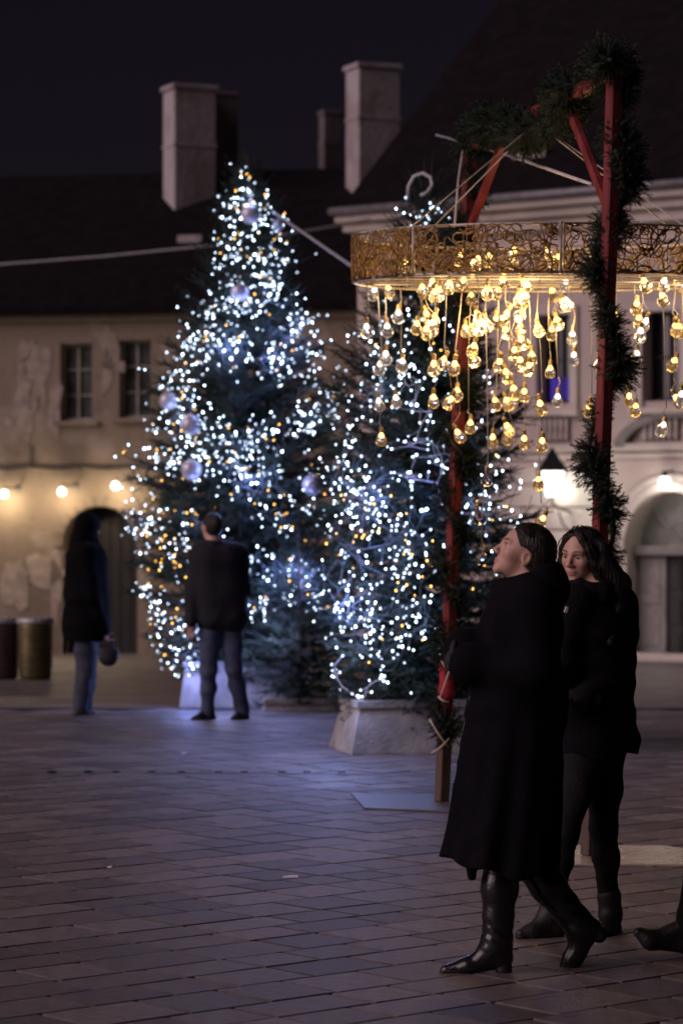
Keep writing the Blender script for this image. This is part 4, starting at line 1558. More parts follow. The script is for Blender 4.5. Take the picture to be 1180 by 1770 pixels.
# ---- hanging glass bulbs
Z4 = [(240, 155), (420, 125), (480, 140), (520, 130), (605, 110), (600, 140), (720, 110), (760, 130), (740, 140), (870, 135),
      (130, 245), (180, 238), (295, 235), (330, 215), (335, 250), (350, 245), (385, 222), (432, 212), (463, 195), (550, 245), (515, 240), (572, 200), (640, 215), (637, 250), (622, 265), (738, 248), (780, 215), (785, 280), (770, 285), (460, 262),
      (212, 322), (275, 360), (310, 325), (335, 335), (330, 365), (308, 378), (483, 325), (485, 360), (510, 350), (545, 342), (578, 322), (630, 318), (627, 365), (578, 380), (632, 410), (688, 368), (733, 380), (752, 345), (803, 395), (105, 370), (175, 368), (440, 370), (465, 365),
      (170, 462), (150, 497), (225, 488), (333, 497), (365, 480), (403, 497), (467, 435), (467, 470), (555, 487), (605, 447), (627, 483), (663, 465), (655, 500), (728, 510), (808, 465), (580, 525),
      (148, 622), (205, 610), (332, 610), (388, 615), (412, 587), (543, 620), (605, 580), (600, 610), (640, 590), (582, 620), (695, 632), (753, 607),
      (155, 740), (417, 728), (457, 697), (533, 745), (583, 705), (587, 735), (640, 750), (700, 758),
      (513, 875), (485, 1005), (498, 1143), (688, 890), (700, 1020),
      (1050, 215), (1115, 215), (1110, 262), (1160, 220), (1022, 292), (1030, 340), (1050, 350), (1035, 385), (1020, 460), (1147, 485), (1168, 370), (1155, 365), (997, 605), (1018, 640), (1160, 610), (1175, 600), (1110, 705), (895, 488), (950, 330), (860, 640)]
BP = [(580 + x * 0.5085, 380 + y * 0.5085) for x, y in Z4]


def pear(name, s, seg, m):
    prof = [(0.010, 0.030), (0.0118, 0.020), (0.0175, 0.010), (0.0255, -0.004), (0.0292, -0.018), (0.0275, -0.032), (0.0185, -0.043), (0.004, -0.047)]
    bm = bmesh.new()
    rows = []
    for i, (r_, z) in enumerate(prof):
        rows.append([bm.verts.new((r_ * s * math.cos(2 * math.pi * (k + 0.5 * (i % 2)) / seg), r_ * s * math.sin(2 * math.pi * (k + 0.5 * (i % 2)) / seg), z * s)) for k in range(seg)])
    for i in range(len(rows) - 1):
        for k in range(seg):
            a, b, c, d = rows[i][k], rows[i][(k + 1) % seg], rows[i + 1][(k + 1) % seg], rows[i + 1][k]
            if i % 2 == 0:
                bm.faces.new((a, d, b)); bm.faces.new((b, d, c))
            else:
                bm.faces.new((a, d, c)); bm.faces.new((a, c, b))
    bm.faces.new(rows[0]); bm.faces.new(rows[-1][::-1])
    bmesh.ops.recalc_face_normals(bm, faces=list(bm.faces))
    me = bpy.data.meshes.new(name); bm.to_mesh(me); bm.free()
    me.materials.append(m)
    return me


def glow_glass(name, col, st):
    m = GLASS.copy(); m.name = name
    b = m.node_tree.nodes['Principled BSDF']
    b.inputs['Emission Color'].default_value = tuple(col) + (1,)
    b.inputs['Emission Strength'].default_value = st / EXP
    m.cycles.emission_sampling = 'NONE'
    return m


PEAR = pear('bulb', 1.0, 9, glow_glass('glass_lit_amber', (1.0, 0.50, 0.12), 0.07))
PEAR2 = pear('bulb', 1.0, 9, glow_glass('glass_lit_pale', (1.0, 0.74, 0.55), 0.06))
PEAR3 = pear('bulb', 1.0, 9, GLASS)
_c = MB().lathe([(0.0108, 0.026), (0.0118, 0.034), (0.0108, 0.042), (0.0118, 0.048), (0.005, 0.056)], (0, 0, 0), seg=10)
CAP = bpy.data.meshes.new('cap'); CAP.from_pydata(_c.v, [], _c.f); CAP.materials.append(mat('brass_cap', (0.38, 0.27, 0.13), 0.4, metal=0.7, var=0.2))
_c = MB().lathe([(0.001, -0.012), (0.0085, -0.006), (0.0095, 0.004), (0.006, 0.016), (0.002, 0.022)], (0, 0, 0), seg=8)
FIL = bpy.data.meshes.new('filament'); FIL.from_pydata(_c.v, [], _c.f); FIL.materials.append(E_fil)
FIL2 = bpy.data.meshes.new('filament'); FIL2.from_pydata(_c.v, [], _c.f); FIL2.materials.append(E_fil_cool)

brnd = random.Random(17)
order = sorted(BP)
cols = []
for q in order:
    for c in cols:
        if len(c) < 5 and abs(q[0] - np.mean([k[0] for k in c])) < 11:
            c.append(q); break
    else:
        cols.append([q])
NUMW = {1: 'one glass bulb', 2: 'two glass bulbs', 3: 'three glass bulbs', 4: 'four glass bulbs', 5: 'five glass bulbs', 6: 'six glass bulbs', 7: 'seven glass bulbs', 8: 'eight glass bulbs', 9: 'nine glass bulbs', 10: 'ten glass bulbs'}
_t = 'first second third fourth fifth sixth seventh eighth ninth tenth eleventh twelfth thirteenth fourteenth fifteenth sixteenth seventeenth eighteenth nineteenth'.split()
ORD = _t + ['twentieth'] + ['twenty ' + k for k in _t[:9]] + ['thirtieth'] + ['thirty ' + k for k in _t[:9]] + ['fortieth'] + ['forty ' + k for k in _t[:9]]
cols.sort(key=lambda c: np.mean([k[0] for k in c]))
for ci, c in enumerate(cols):
    c.sort(key=lambda k: k[1])
    mx = np.mean([k[0] for k in c])
    for _ in range(40):
        yo = brnd.choice(RODS)
        X = (mx - 590) / F * (RC[1] + yo)
        if (X - RC[0]) ** 2 + yo ** 2 < (RR - 0.02) ** 2:
            break
    Yb = RC[1] + yo
    topx = c[0][0] if len(c) > 1 else mx
    top = P(mx, 480, Yb)
    top[2] = RC[2] + 0.012 - TILT * yo
    where = 'cord from the spruce end of the ring'
    desc = '%s bulb %s, carrying %s' % (ORD[ci], where, NUMW[len(c)])
    if c[-1][1] > 940:
        desc = 'longest bulb cord, reaching down before the upturned face, with %s' % NUMW[len(c)]
    elif c[-1][1] > 850:
        desc = 'long bulb cord ending just above the dark heads, with %s' % NUMW[len(c)]
    st = thing('hanging_light_string', desc, 'string lights', top, 'bulb cords under the ring')
    cord = MB()
    below = [k for k in c if k[1] > 478]
    lead = [P(mx, 476, Yb)]
    lead[0] = top
    pts = [top]
    for k in c:
        b = P(k[0], k[1], Yb + brnd.uniform(-0.05, 0.05))
        off = brnd.uniform(-0.02, 0.02)
        if k[1] > 478:
            jn = np.array((top[0] + (b[0] - top[0]) * 0.6 + off, Yb, b[2] + brnd.uniform(0.07, 0.13)))
            pts.append(jn)
        else:
            jn = np.array((b[0] + off, Yb, max(top[2], b[2] + 0.07)))
        tilt = brnd.uniform(0.0, 0.55) if len(c) > 1 else brnd.uniform(0, .15)
        az = brnd.uniform(0, 6.28)
        Mr = Matrix.Rotation(az, 3, 'Z') @ Matrix.Rotation(tilt, 3, 'Y')
        if mx > 0:
            sc = brnd.uniform(1.04, 1.2)
        capp = Vector(b) + Mr @ Vector((0, 0, 0.055 * sc))
        mid = (Vector(jn) + capp) / 2 + Vector((brnd.uniform(-.015, .015), brnd.uniform(-.015, .015), 0))
        cord.tube([jn, mid, capp], 0.0024, 5)
        warmish = 700 < k[0] < 960 or brnd.random() < 0.45
        if k[0] < 700:
            warmish = brnd.random() < 0.2
        if k[1] > 900:
            warmish = False
        unlit = k[1] > 800 and k[0] < 850
        pe = link('bulb', PEAR3 if unlit else PEAR if warmish else PEAR2, None, st, Vector(b) - st.location)
        pe.rotation_euler = Mr.to_euler(); pe.scale = (sc, sc, sc)
        link('cap', CAP, None, pe)
        if not unlit:
            f = link('filament', FIL if warmish else FIL2, None, pe)
            f.location = (0, 0, 0.004)
    # main cord
    pp = [pts[0]]
    for q in sorted(pts[1:], key=lambda v: -v[2]):
        pp.append((np.array(pp[-1]) + q) / 2 + np.array((brnd.uniform(-.006, .006), 0, 0)))
        pp.append(q)
    if len(pp) > 1:
        cord.tube(pp, 0.0026, 5)
    cord.build('cord', M_cord, st, True)
    if len([k for k in c if 700 < k[0] < 985]) >= 5:
        point_light('bulb_light', (pts[0][0] + 0.04, Yb - 0.06, pts[0][2] - 0.10 - 0.22 * brnd.random()), (1.0, 0.62, 0.24), 3.0, st, 0.06)
    elif len(c) == 4 or (mx > 1050 and len(c) >= 3):
        point_light('bulb_light', (pts[0][0] + 0.04, Yb - 0.06, pts[0][2] - 0.10), (1.0, 0.70, 0.38), 1.9, st, 0.06)

# ------------------------------------------------------------------ ropes overhead
def rope(label, pts, r_, name='overhead_cable', sag=0.0, m=M_steelrope):
    a, b = pts[0], pts[-1]
    if len(pts) == 2:
        pts = [lerp(a, b, t) + np.array((0, 0, -sag * 4 * t * (1 - t))) for t in np.linspace(0, 1, 14)]
    o = MB().tube(pts, r_, 6).build(name, m, None, True, origin=a)
    return tag(o, label, 'cable')
rope('pale cable strung from the old house side to the town house cornice', [P(-300, 474, 44), P(0, 457, 44), P(180, 443, 44), P(360, 425, 44), P(480, 407, 44), P(600, 386, 46), P(640, 378, 50.2)], 0.019, m=M_wire_w)
rope('taut guy rope from the taller spruce towards the bronze ring', [P(472, 366, 25.0), P(620, 468, 17.5)], 0.013)
rope('straight guy rope crossing behind the beam garland', [P(754, 233, 17.6), P(806, 247, 16.6), P(885, 270, 16.2), P(1022, 318, 14.2)], 0.009)
rope('slack rope hanging from the guy rope down to the ring', [P(806, 246, 16.6), P(799, 262, 16.6), P(792, 310, 16.5), P(785, 392, 16.3)], 0.007)
rope('thin wire with a small clip holding the bronze ring', [P(1062, 318, 14.6), P(1165, 398, 14.8)], 0.003)

# ------------------------------------------------------------------ bins
def bin_(label, px, Y, w, h, m, round_=True):
    c = G(px, Y)
    o = thing('litter_bin', label, 'bin', c)
    r_ = w / 2
    MB().lathe([(r_ * 0.86, 0.02), (r_ * 0.90, 0.05), (r_ * 0.97, h * 0.55), (r_, h * 0.9), (r_ * 1.0, h)], c, seg=22).build('drum', m, o, True)
    MB().lathe([(r_ * 1.05, h - 0.03), (r_ * 1.07, h - 0.01), (r_ * 1.07, h + 0.025), (r_ * 0.92, h + 0.04)], c, seg=22).build('rim', M_steelrope, o, True)
    MB().lathe([(r_ * 0.80, 0.0), (r_ * 0.80, 0.03)], c, seg=22).build('foot', M_black, o)
    for z in (0.22, 0.55):
        MB().lathe([(r_ * 0.985, h * z), (r_ * 1.015, h * z + 0.012), (r_ * 0.99, h * z + 0.024)], c, seg=22).build('band', m, o, True)
    for k in range(4):
        a = -1.9 + 0.35 * k
        MB().lathe([(0.012, 0), (0.016, 0.02), (0.006, 0.035)], (c[0] + r_ * math.cos(a), c[1] + r_ * math.sin(a), c[2] + h + 0.02), seg=8).build('rim_stud', M_steelrope, o)
    return o
bin_('yellowish metal litter drum with a pale rim against the old house', 62, 35.0, 0.44, 0.72, mat('olive_drum', (0.14, 0.12, 0.05), 0.35, metal=0.5, var=0.3, nscale=5, bump=0.2))
bin_('reddish litter drum next to the yellowish one', 4, 35.2, 0.44, 0.72, mat('red_drum', (0.10, 0.055, 0.065), 0.4, metal=0.4, var=0.3, nscale=5, bump=0.2))

# scraps on the slabs
for i, (x, y, lab) in enumerate(((190, 1508, 'tiny white paper scrap on the open slabs'), (502, 1525, 'flat pale ticket stub lying on a slab'), (318, 1308, 'bright wrapper scrap near the drain line'))):
    q = G(x, 8162 / (y - HZ))
    mb = MB()
    w_, d_ = (0.012, 0.035, 0.02)[i], 0.02
    mb.add([(q[0] - w_, q[1] - d_, ZT + .003), (q[0] + w_, q[1] - d_, ZT + .004), (q[0] + w_, q[1] + d_, ZT + .010), (q[0] - w_, q[1] + d_, ZT + .004), (q[0], q[1], ZT + .012)],
           [(0, 1, 4), (1, 2, 4), (2, 3, 4), (3, 0, 4)])
    tag(mb.build('paper_scrap', mat('paper', (0.7, 0.7, 0.72), 0.6, var=0.05), None, origin=(q[0], q[1], ZT)), lab, 'litter')

# ------------------------------------------------------------------ people
SKIN = np.array((0.60, 0.35, 0.27)); LIP = np.array((0.46, 0.17, 0.16)); BROW = np.array((0.03, 0.018, 0.014))
M_skin = vmat('skin', 0.48, 0.08, 0.22, 180)
M_eye = vmat('eye', 0.12)
M_hair = mat('dark_brown_hair', (0.018, 0.012, 0.010), 0.42, var=0.5, nscale=60, bump=0.6, bscale=160, stretch=(1, 1, 0.12), spec=0.4)
M_coat = mat('black_wool', (0.0045, 0.004, 0.0065), 0.92, var=0.25, nscale=25, bump=0.5, bscale=320, spec=0.12)
M_jacket = mat('black_jacket', (0.0055, 0.0047, 0.0075), 0.85, var=0.3, nscale=18, bump=0.6, bscale=140, spec=0.15)
M_boot = mat('black_leather', (0.012, 0.011, 0.012), 0.24, var=0.3, nscale=12, bump=0.15, bscale=40, spec=0.6)
M_suede = mat('dark_ankle_boot', (0.016, 0.013, 0.013), 0.6, var=0.3, nscale=12, bump=0.2, bscale=60)
M_trouser = mat('black_trousers', (0.008, 0.0075, 0.010), 0.85, var=0.3, nscale=14, bump=0.4, bscale=120, spec=0.25)
M_jeans = mat('blue_jeans', (0.065, 0.080, 0.14), 0.85, var=0.3, nscale=10, bump=0.4, bscale=90)
M_jeans2 = mat('grey_blue_jeans', (0.055, 0.062, 0.09), 0.85, var=0.3, nscale=10, bump=0.4, bscale=90)
M_navy = mat('dark_navy_jacket', (0.008, 0.0075, 0.013), 0.85, var=0.3, nscale=10, bump=0.5, bscale=80)
M_darkcoat = mat('dark_hooded_coat', (0.0038, 0.0036, 0.005), 0.95, var=0.3, nscale=10, bump=0.4, bscale=80, spec=0.1)
M_shoe = mat('dark_shoe', (0.018, 0.016, 0.018), 0.5, var=0.3, nscale=12, bump=0.2, bscale=60)
M_glove = mat('black_glove', (0.011, 0.010, 0.012), 0.7, var=0.3, nscale=20, bump=0.3, bscale=120)


def unit(v):
    v = np.asarray(v, float)
    return v / np.linalg.norm(v)


def head_frame(fwd, up):
    f = unit(fwd); u = np.asarray(up, float); u = unit(u - f * (u @ f)); r = np.cross(u, f)
    return np.stack([f, r, u], 1)          # columns: forward, side, up


def head_ops(o, O, Fm, s=1.0):
    L = lambda f, r, u: O + Fm @ (np.array((f, r, u)) * s)
    S = lambda *v: np.array(v) * s
    o.ell(L(-.010, 0, .042), S(.098, .076, .085), Fm, .02 * s)
    o.ell(L(.030, 0, -.002), S(.060, .062, .088), Fm, .03 * s)
    o.ell(L(.036, 0, -.054), S(.050, .050, .044), Fm, .025 * s)
    o.cap(L(.074, -.010, -.090), L(.074, .010, -.090), .0145 * s, .0145 * s, .026 * s)
    for e in (-1, 1):
        o.ell(L(.055, e * .042, -.014), S(.026, .020, .022), Fm, .02 * s)
        o.cap(L(.078, e * .042, .030), L(.088, e * .012, .026), .008 * s, .009 * s, .016 * s)
        o.ell(L(.101, e * .031, .010), S(.020, .018, .0120), Fm, .014 * s, 's')
    o.cap(L(.086, 0, .022), L(.110, 0, -.020), .0065 * s, .0095 * s, .012 * s)
    o.ell(L(.112, 0, -.024), S(.0105, .0105, .0085), Fm, .008 * s)
    for e in (-1, 1):
        o.ell(L(.099, e * .0125, -.027), S(.012, .0075, .0075), Fm, .008 * s)
        # upper and lower lid
        o.chain([L(.080, e * .018, .012), L(.0835, e * .030, .0185), L(.077, e * .045, .012)], [.0036 * s, .0042 * s, .0036 * s], .004 * s)
        o.chain([L(.080, e * .018, .008), L(.0825, e * .030, -.0010), L(.077, e * .045, .007)], [.0034 * s, .0034 * s, .0034 * s], .004 * s)
    o.ell(L(.087, 0, -.0505), S(.0125, .024, .0058), Fm, .008 * s)
    o.ell(L(.0860, 0, -.0635), S(.0120, .020, .0066), Fm, .008 * s)
    o.cap(L(.1015, -.020, -.0572), L(.1015, .020, -.0572), .0026 * s, .0026 * s, .003 * s, 's')
    for e in (-1, 1):
        o.ell(L(-.008, e * .073, -.004), S(.019, .010, .031), Fm, .010 * s)
        o.ell(L(-.002, e * .082, -.002), S(.011, .008, .019), Fm, .006 * s, 's')


def head_tone(O, Fm, s):
    def tone(V):
        q = ((V - O) @ Fm) / s
        c = np.repeat(SKIN[None], len(V), 0)
        f, r, u = q[:, 0], np.abs(q[:, 1]), q[:, 2]
        inhead = np.linalg.norm(q, axis=1) < 0.17
        lips = np.exp(-(((u + .057) / .011) ** 4) - (r / .022) ** 4) * (f > .075) * inhead
        brow = np.exp(-(((u - .0315 - .004 * np.sin((r - .01) * 60)) / .0042) ** 4) - ((r - .029) / .019) ** 6) * (f > .06) * inhead
        cheek = np.exp(-(((u + .018) / .025) ** 2) - ((r - .043) / .022) ** 2) * (f > .02) * inhead
        lash = np.exp(-(((u - .0185) / .0030) ** 4) - ((r - .031) / .015) ** 6) * (f > .07) * inhead
        c = c * (1 - lips[:, None]) + LIP * lips[:, None]
        c = c * (1 - cheek[:, None] * .3) + np.array((0.50, 0.21, 0.17)) * cheek[:, None] * .3
        b = np.clip(brow * .9 + lash * .85, 0, 1)[:, None]
        return c * (1 - b) + BROW * b
    return tone


def eyes(parent, O, Fm, s, base, gaze=(1, 0, 0)):
    g = unit(gaze)
    for e in (-1, 1):
        c = O + Fm @ (np.array((.0750, e * .031, .009)) * s)
        bm = bmesh.new(); bmesh.ops.create_icosphere(bm, subdivisions=3, radius=.0125 * s)
        me = bpy.data.meshes.new('eye'); bm.to_mesh(me); bm.free()
        V = np.array([v.co[:] for v in me.vertices]) @ Fm      # local direction
        a = (V / np.linalg.norm(V, axis=1, keepdims=True)) @ g
        col = np.ones((len(V), 4), np.float32); col[:, :3] = (0.42, 0.38, 0.36)
        col[a > .80, :3] = (0.05, 0.03, 0.02); col[a > .965, :3] = (0.004, 0.004, 0.004)
        ca = me.color_attributes.new('tone', 'FLOAT_COLOR', 'POINT'); ca.data.foreach_set('color', col.ravel())
        link('eye', me, M_eye, parent, c - np.array(base), True)


def hand_ops(o, w, d, n, side, s=1.0, curl=0.6, grow=0.0):
    """wrist, pointing direction, palm-side normal (fingers curl that way), +1/-1 thumb side"""
    d = unit(d); n = unit(n - d * (np.asarray(n) @ d)); a = np.cross(d, n) * side
    M = np.stack([d, a, n], 1)
    o.ell(w + d * .045 * s, np.array((.050, .040, .017)) * s + grow, M, .015)
    for i, (ln, off) in enumerate(((.070, .029), (.080, .010), (.075, -.010), (.058, -.028))):
        b = w + d * .080 * s + a * off * s
        ang = curl * .5
        pts = [b]
        for k, fr in enumerate((.45, .32, .26)):
            ang += curl * .55
            pts.append(pts[-1] + (d * math.cos(ang) + n * math.sin(ang)) * ln * fr * s)
        o.chain(pts, [.0095 * s + grow, .0088 * s + grow, .008 * s + grow, .007 * s + grow], .004)
    t0 = w + d * .022 * s + a * .030 * s
    t1 = t0 + unit(d * .7 + a * .7 + n * .25) * .040 * s
    t2 = t1 + unit(d * .9 + a * .25 + n * .35) * .032 * s
    o.chain([t0, t1, t2], [.014 * s + grow, .011 * s + grow, .009 * s + grow], .008)


def foot_ops(o, ankle, heel, ball, toe, s=1.0, up=(0, 0, 1), r=1.0):
    o.cap(ankle, heel, .040 * s * r, .033 * s, .02)
    o.cap(ankle, ball, .040 * s * r, .030 * s, .02)
    o.cap(heel, ball, .031 * s, .034 * s, .02)
    o.cap(ball, toe, .035 * s, .022 * s, .02)


def wrinkle(seed, amp, f=28.0):
    r = np.random.default_rng(seed)
    ks = [unit(r.normal(size=3) * np.array((1, 1, 1.6))) * f * r.uniform(.5, 1.5) for _ in range(5)]
    ph = r.uniform(0, 6.28, 5)
    def fn(p):
        w = 0
        for k, q in zip(ks, ph):
            w = w + np.sin(p @ k + q + 1.2 * np.sin(p[:, 2] * 9 + q))
        return amp * (np.abs(w) / 2.2 - .6)
    return fn


class Person:
    def __init__(self, label, Y, px, rel_z=ZT, group=None):
        self.Y = Y
        self.base = np.array(((px - 590) / F * Y, Y, rel_z + gz(Y)))
        self.root = thing('person', label, 'person', self.base, group)

    def J(self, x, y, dy=0.0):
        return P(x, y, self.Y + dy) - self.base

    def body(self, J, O, Fm, s, vox, hands, thick=1.0):
        o = Ops()
        head_ops(o, O, Fm, s)
        o.cap(O + Fm @ np.array((-.022, 0, -.045)) * s, J['neck'], .052 * s, .056 * s, .02)
        sl, sr = J['shL'], J['shR']
        o.cap(lerp(sl, sr, .12), lerp(sl, sr, .88), .055 * thick, .055 * thick, .05)
        o.cap(J['neck'], J['chest'], .07 * thick, .11 * thick, .05)
        ex = (sr - sl) * .16
        for e in (-1, 1):
            o.cap(J['chest'] + ex * e, J['waist'] + ex * e * .7, .095 * thick, .085 * thick, .05)
            o.cap(J['waist'] + ex * e * .7, J['pelvis'] + ex * e, .085 * thick, .105 * thick, .05)
        for a in 'LR':
            o.chain([J['sh' + a], J['el' + a], J['wr' + a]], [.047 * thick, .038 * thick, .026], .025)
            o.chain([J['hip' + a], J['kn' + a], J['an' + a]], [.078 * thick, .052 * thick, .034], .03)
            o.cap(J['pelvis'], J['hip' + a], .09 * thick, .08 * thick, .04)
            foot_ops(o, J['an' + a], J['he' + a], J['ba' + a], J['to' + a], .66)
            hd = hands.get(a)
            if hd:
                hand_ops(o, J['wr' + a], hd[0], hd[1], hd[2], .95, hd[3])
        b = sdf_obj('body', o, vox, M_skin, self.root, 1, head_tone(O, Fm, s))
        return b


# ---- the pair in the foreground: long coat, gazing up
W1 = Person('person in long black coat and tall glossy boots gazing up, striding arm in arm', 10.45, 890)
J = W1.J
GRN = 8162 / 10.45 + HZ
j = dict(neck=J(918, 1012), chest=J(912, 1080), waist=J(908, 1180), pelvis=J(908, 1275),
         shL=J(922, 1040, -.165), shR=J(893, 1038, .165),
         elL=J(925, 1160, -.20), elR=J(872, 1150, .20), wrL=J(828, 1148, -.10), wrR=J(820, 1122, .08),
         hipL=J(903, 1290, -.08), hipR=J(910, 1290, .08),
         knL=J(866, 1470, -.07), anL=J(858, 1632, -.06), heL=J(866, 1652, -.06), baL=J(812, 1668, -.06), toL=J(792, 1672, -.06),
         knR=J(910, 1485, .07), anR=J(1003, 1602, .07), heR=J(1018, 1606, .07), baR=J(990, 1650, .07), toR=J(981, 1666, .07))
pit = R(24)
Fm = head_frame((-math.cos(pit) * .995, -0.10, math.sin(pit)), (math.sin(pit), 0, math.cos(pit)))
O = J(903, 961)
hs = .93
W1.body(j, O, Fm, hs, .0045, {'L': ((-1, .3, .12), (0, .5, 1), 1, .8), 'R': ((-1, -.3, 0), (0, -.6, -1), -1, .8)})
eyes(W1.root, O, Fm, hs, (0, 0, 0), (1, 0, .25))
L = lambda f, r, u: O + Fm @ (np.array((f, r, u)) * hs)
# hair: smooth, tucked into the collar
h = Ops()
h.ell(L(-.016, 0, .046), np.array((.104, .083, .092)) * hs, Fm, .02)
h.ell(L(-.058, 0, -.010), np.array((.072, .078, .085)) * hs, Fm, .03)
h.cap(L(-.062, 0, -.05), L(-.070, 0, -.13), .062 * hs, .050 * hs, .03)
h.ell(L(.112, 0, -.012), np.array((.078, .105, .100)) * hs, Fm, .014, 's')
for e in (-1, 1):
    h.ell(L(.016, e * .085, -.012), np.array((.034, .040, .042)) * hs, Fm, .010, 's')
    h.ell(L(.040, e * .07, -.06), np.array((.06, .05, .06)) * hs, Fm, .010, 's')
sdf_obj('hair', h, .0045, M_hair, W1.root, 2)
hr = np.random.default_rng(71)
fl = MB()
for k in range(170):
    a = hr.uniform(-1.25, 1.25)
    ps = []
    for t in np.linspace(0, 1, 9):
        ph = .62 + t * 2.1
        ps.append(np.array(W1.base) + L(-.016 + (.106 + hr.normal(0, .0012)) * math.cos(ph) * math.cos(a) ** .5, .085 * math.sin(a) * (1 - .25 * t), .046 + .0945 * math.sin(ph) * math.cos(a) ** .5 - .05 * t * abs(math.sin(a))))
    fl.tube(ps, [.0005] + [.0015] * 7 + [.0006], 4, False)
fl.build('hair_strands', M_hair, W1.root, True)
MB().lathe([(.001, -.005), (.005, 0), (.001, .005)], Vector(L(.000, .084, -.036)) + Vector(W1.base), seg=8).build('earring', M_steelrope, W1.root, True)
MB().lathe([(.001, -.005), (.005, 0), (.001, .005)], Vector(L(.000, -.084, -.036)) + Vector(W1.base), seg=8).build('earring', M_steelrope, W1.root, True)
# coat
c = Ops()
c.cap(J(912, 1040, -.10), J(896, 1040, .10), .088, .088, .06)
c.cap(J(905, 1085, -.07), J(895, 1085, .07), .145, .145, .07)
c.cap(J(902, 1170, -.06), J(900, 1170, .06), .150, .150, .07)
c.chain([j['shL'], j['elL'], j['wrL'] + np.array((.02, 0, 0))], [.080, .070, .062], .04)
c.chain([j['shR'], j['elR'], j['wrR'] + np.array((.02, 0, 0))], [.080, .070, .062], .04)
c.cap(j['wrL'] + np.array((.03, 0, 0)), j['wrL'] + np.array((-.03, .005, 0)), .074, .080, .02)
c.cap(j['wrR'] + np.array((.03, 0, 0)), j['wrR'] + np.array((-.03, -.005, 0)), .074, .080, .02)
# collar, standing at the back, open in front
col_pts = [J(862, 1012, -.03), J(880, 1012, -.075), J(910, 1004, -.095), J(938, 992, -.08), J(955, 986, -.03), J(955, 986, .03), J(935, 994, .09), J(900, 1006, .09), J(862, 1012, .03)]
c.chain(col_pts, [.020, .022, .025, .027, .028, .028, .027, .024, .020], .03)
c.chain([J(q[0], q[1] + 26, q[2]) for q in ((872, 1012, -.06), (905, 1004, -.09), (945, 990, -.06), (952, 990, .05), (905, 1004, .09))], [.045, .055, .060, .060, .05], .05)
c.cap(J(858, 1016, -.02), J(867, 1003, -.04), .020, .012, .02)
zt_, zb_ = J(0, 1165)[2], J(0, 1478)[2]
xl = [(1165, 815, 982), (1210, 805, 980), (1330, 789, 970), (1420, 774, 964), (1478, 761, 960), (1540, 752, 958)]
zz = np.array([J(0, q[0])[2] for q in xl])[::-1]; xa = np.array([J(q[1], 0)[0] for q in xl])[::-1]; xb = np.array([J(q[2], 0)[0] for q in xl])[::-1]
def skirt(p):
    a = np.interp(p[:, 2], zz, xa); b = np.interp(p[:, 2], zz, xb)
    cx, rx = (a + b) / 2, (b - a) / 2
    t = np.clip((zt_ - p[:, 2]) / (zt_ - zb_), 0, 1)
    ry = .175 + .07 * t
    X, Yy = (p[:, 0] - cx) / rx, p[:, 1] / ry
    th = np.arctan2(Yy, X)
    fold = 1 + t * (.055 * np.cos(7 * th + 1.0) + .035 * np.cos(12 * th + 2.6 + t))
    d = (np.sqrt(X * X + Yy * Yy) / fold - 1) * np.minimum(rx, ry) * .85
    hem = J(0, 1478)[2] - .06 * np.clip((p[:, 0] - J(770, 0)[0]) / .25, 0, 1) + .008 * np.cos(7 * th)
    d = np.maximum(d, hem - p[:, 2])
    return np.maximum(d, p[:, 2] - zt_)
c.custom(skirt, (xa.min() - .02, -.27, zb_ - .08), (xb.max() + .02, .27, zt_), .05)
c.cap(J(812, 1470, -.11), J(815, 1514, -.11), .020, .015, .01)
c.custom(wrinkle(3, .006, 22), (-1, -1, .3), (1, 1, 1.6), .01, 'd')
sdf_obj('coat', c, .0065, M_coat, W1.root, 2)
fe = [(823, 1188), (812, 1204), (806, 1230), (801, 1260), (795, 1310)]
MB().tube([W1.base + J(x, y, -.045) for x, y in fe], .004, 6).build('coat_piping', M_boot, W1.root, True)
for (x, y) in ((884, 1120), (882, 1180), (878, 1240)):
    p = W1.base + J(x - 8, y, -.245)
g = Ops()
hand_ops(g, j['wrL'], (-1, .3, .12), (0, .5, 1), 1, 1.0, .8, .004)
g.cap(j['wrL'] + np.array((.03, 0, 0)), j['wrL'], .034, .034, .02)
sdf_obj('glove', g, .0045, M_glove, W1.root, 1)
g = Ops()
hand_ops(g, j['wrR'], (-1, -.3, 0), (0, -.6, -1), -1, 1.0, .8, .004)
g.cap(j['wrR'] + np.array((.03, 0, 0)), j['wrR'], .034, .034, .02)
sdf_obj('glove', g, .0045, M_glove, W1.root, 1)
def tall_boot(kn, an, he, ba, to, heel_tip, ground=True):
    b = Ops()
    sh = kn - an
    b.chain([an + sh * .98, an + sh * .60, an + sh * .30, an + sh * .10, an], [.064, .064, .053, .050, .050], .03)
    b.cap(an, he, .050, .036, .02)
    b.cap(an, lerp(he, ba, .75), .047, .036, .03)
    b.cap(he, ba, .032, .033, .02)
    b.cap(ba, to, .035, .021, .02)
    # creases round the ankle
    ax_ = unit(sh)
    def cr(p):
        q = (p - an) @ ax_
        return .0016 * np.sin(q * 150 + p[:, 0] * 95 + 1.5 * np.sin(p[:, 1] * 70)) * np.exp(-((q - .05) / .05) ** 2)
    b.custom(cr, an - .15, an + .25, .01, 'd')
    if ground:
        b.plane((0, 0, .006), (0, 0, 1), (-1, -.5, -.3), (1, .5, .3))
    sdf_obj('boot', b, .0045, M_boot, W1.root, 1)
    s_ = Ops()
    s_.cap(he, heel_tip, .032, .031, .004)
    s_.chain([lerp(he, ba, .85), ba, to + unit(to - ba) * .003], [.030, .0345, .0215], .01)
    nrm = unit(np.cross(to - he, (0, 1, 0))); nrm = nrm if nrm[2] > 0 or not ground else -nrm
    return s_, nrm


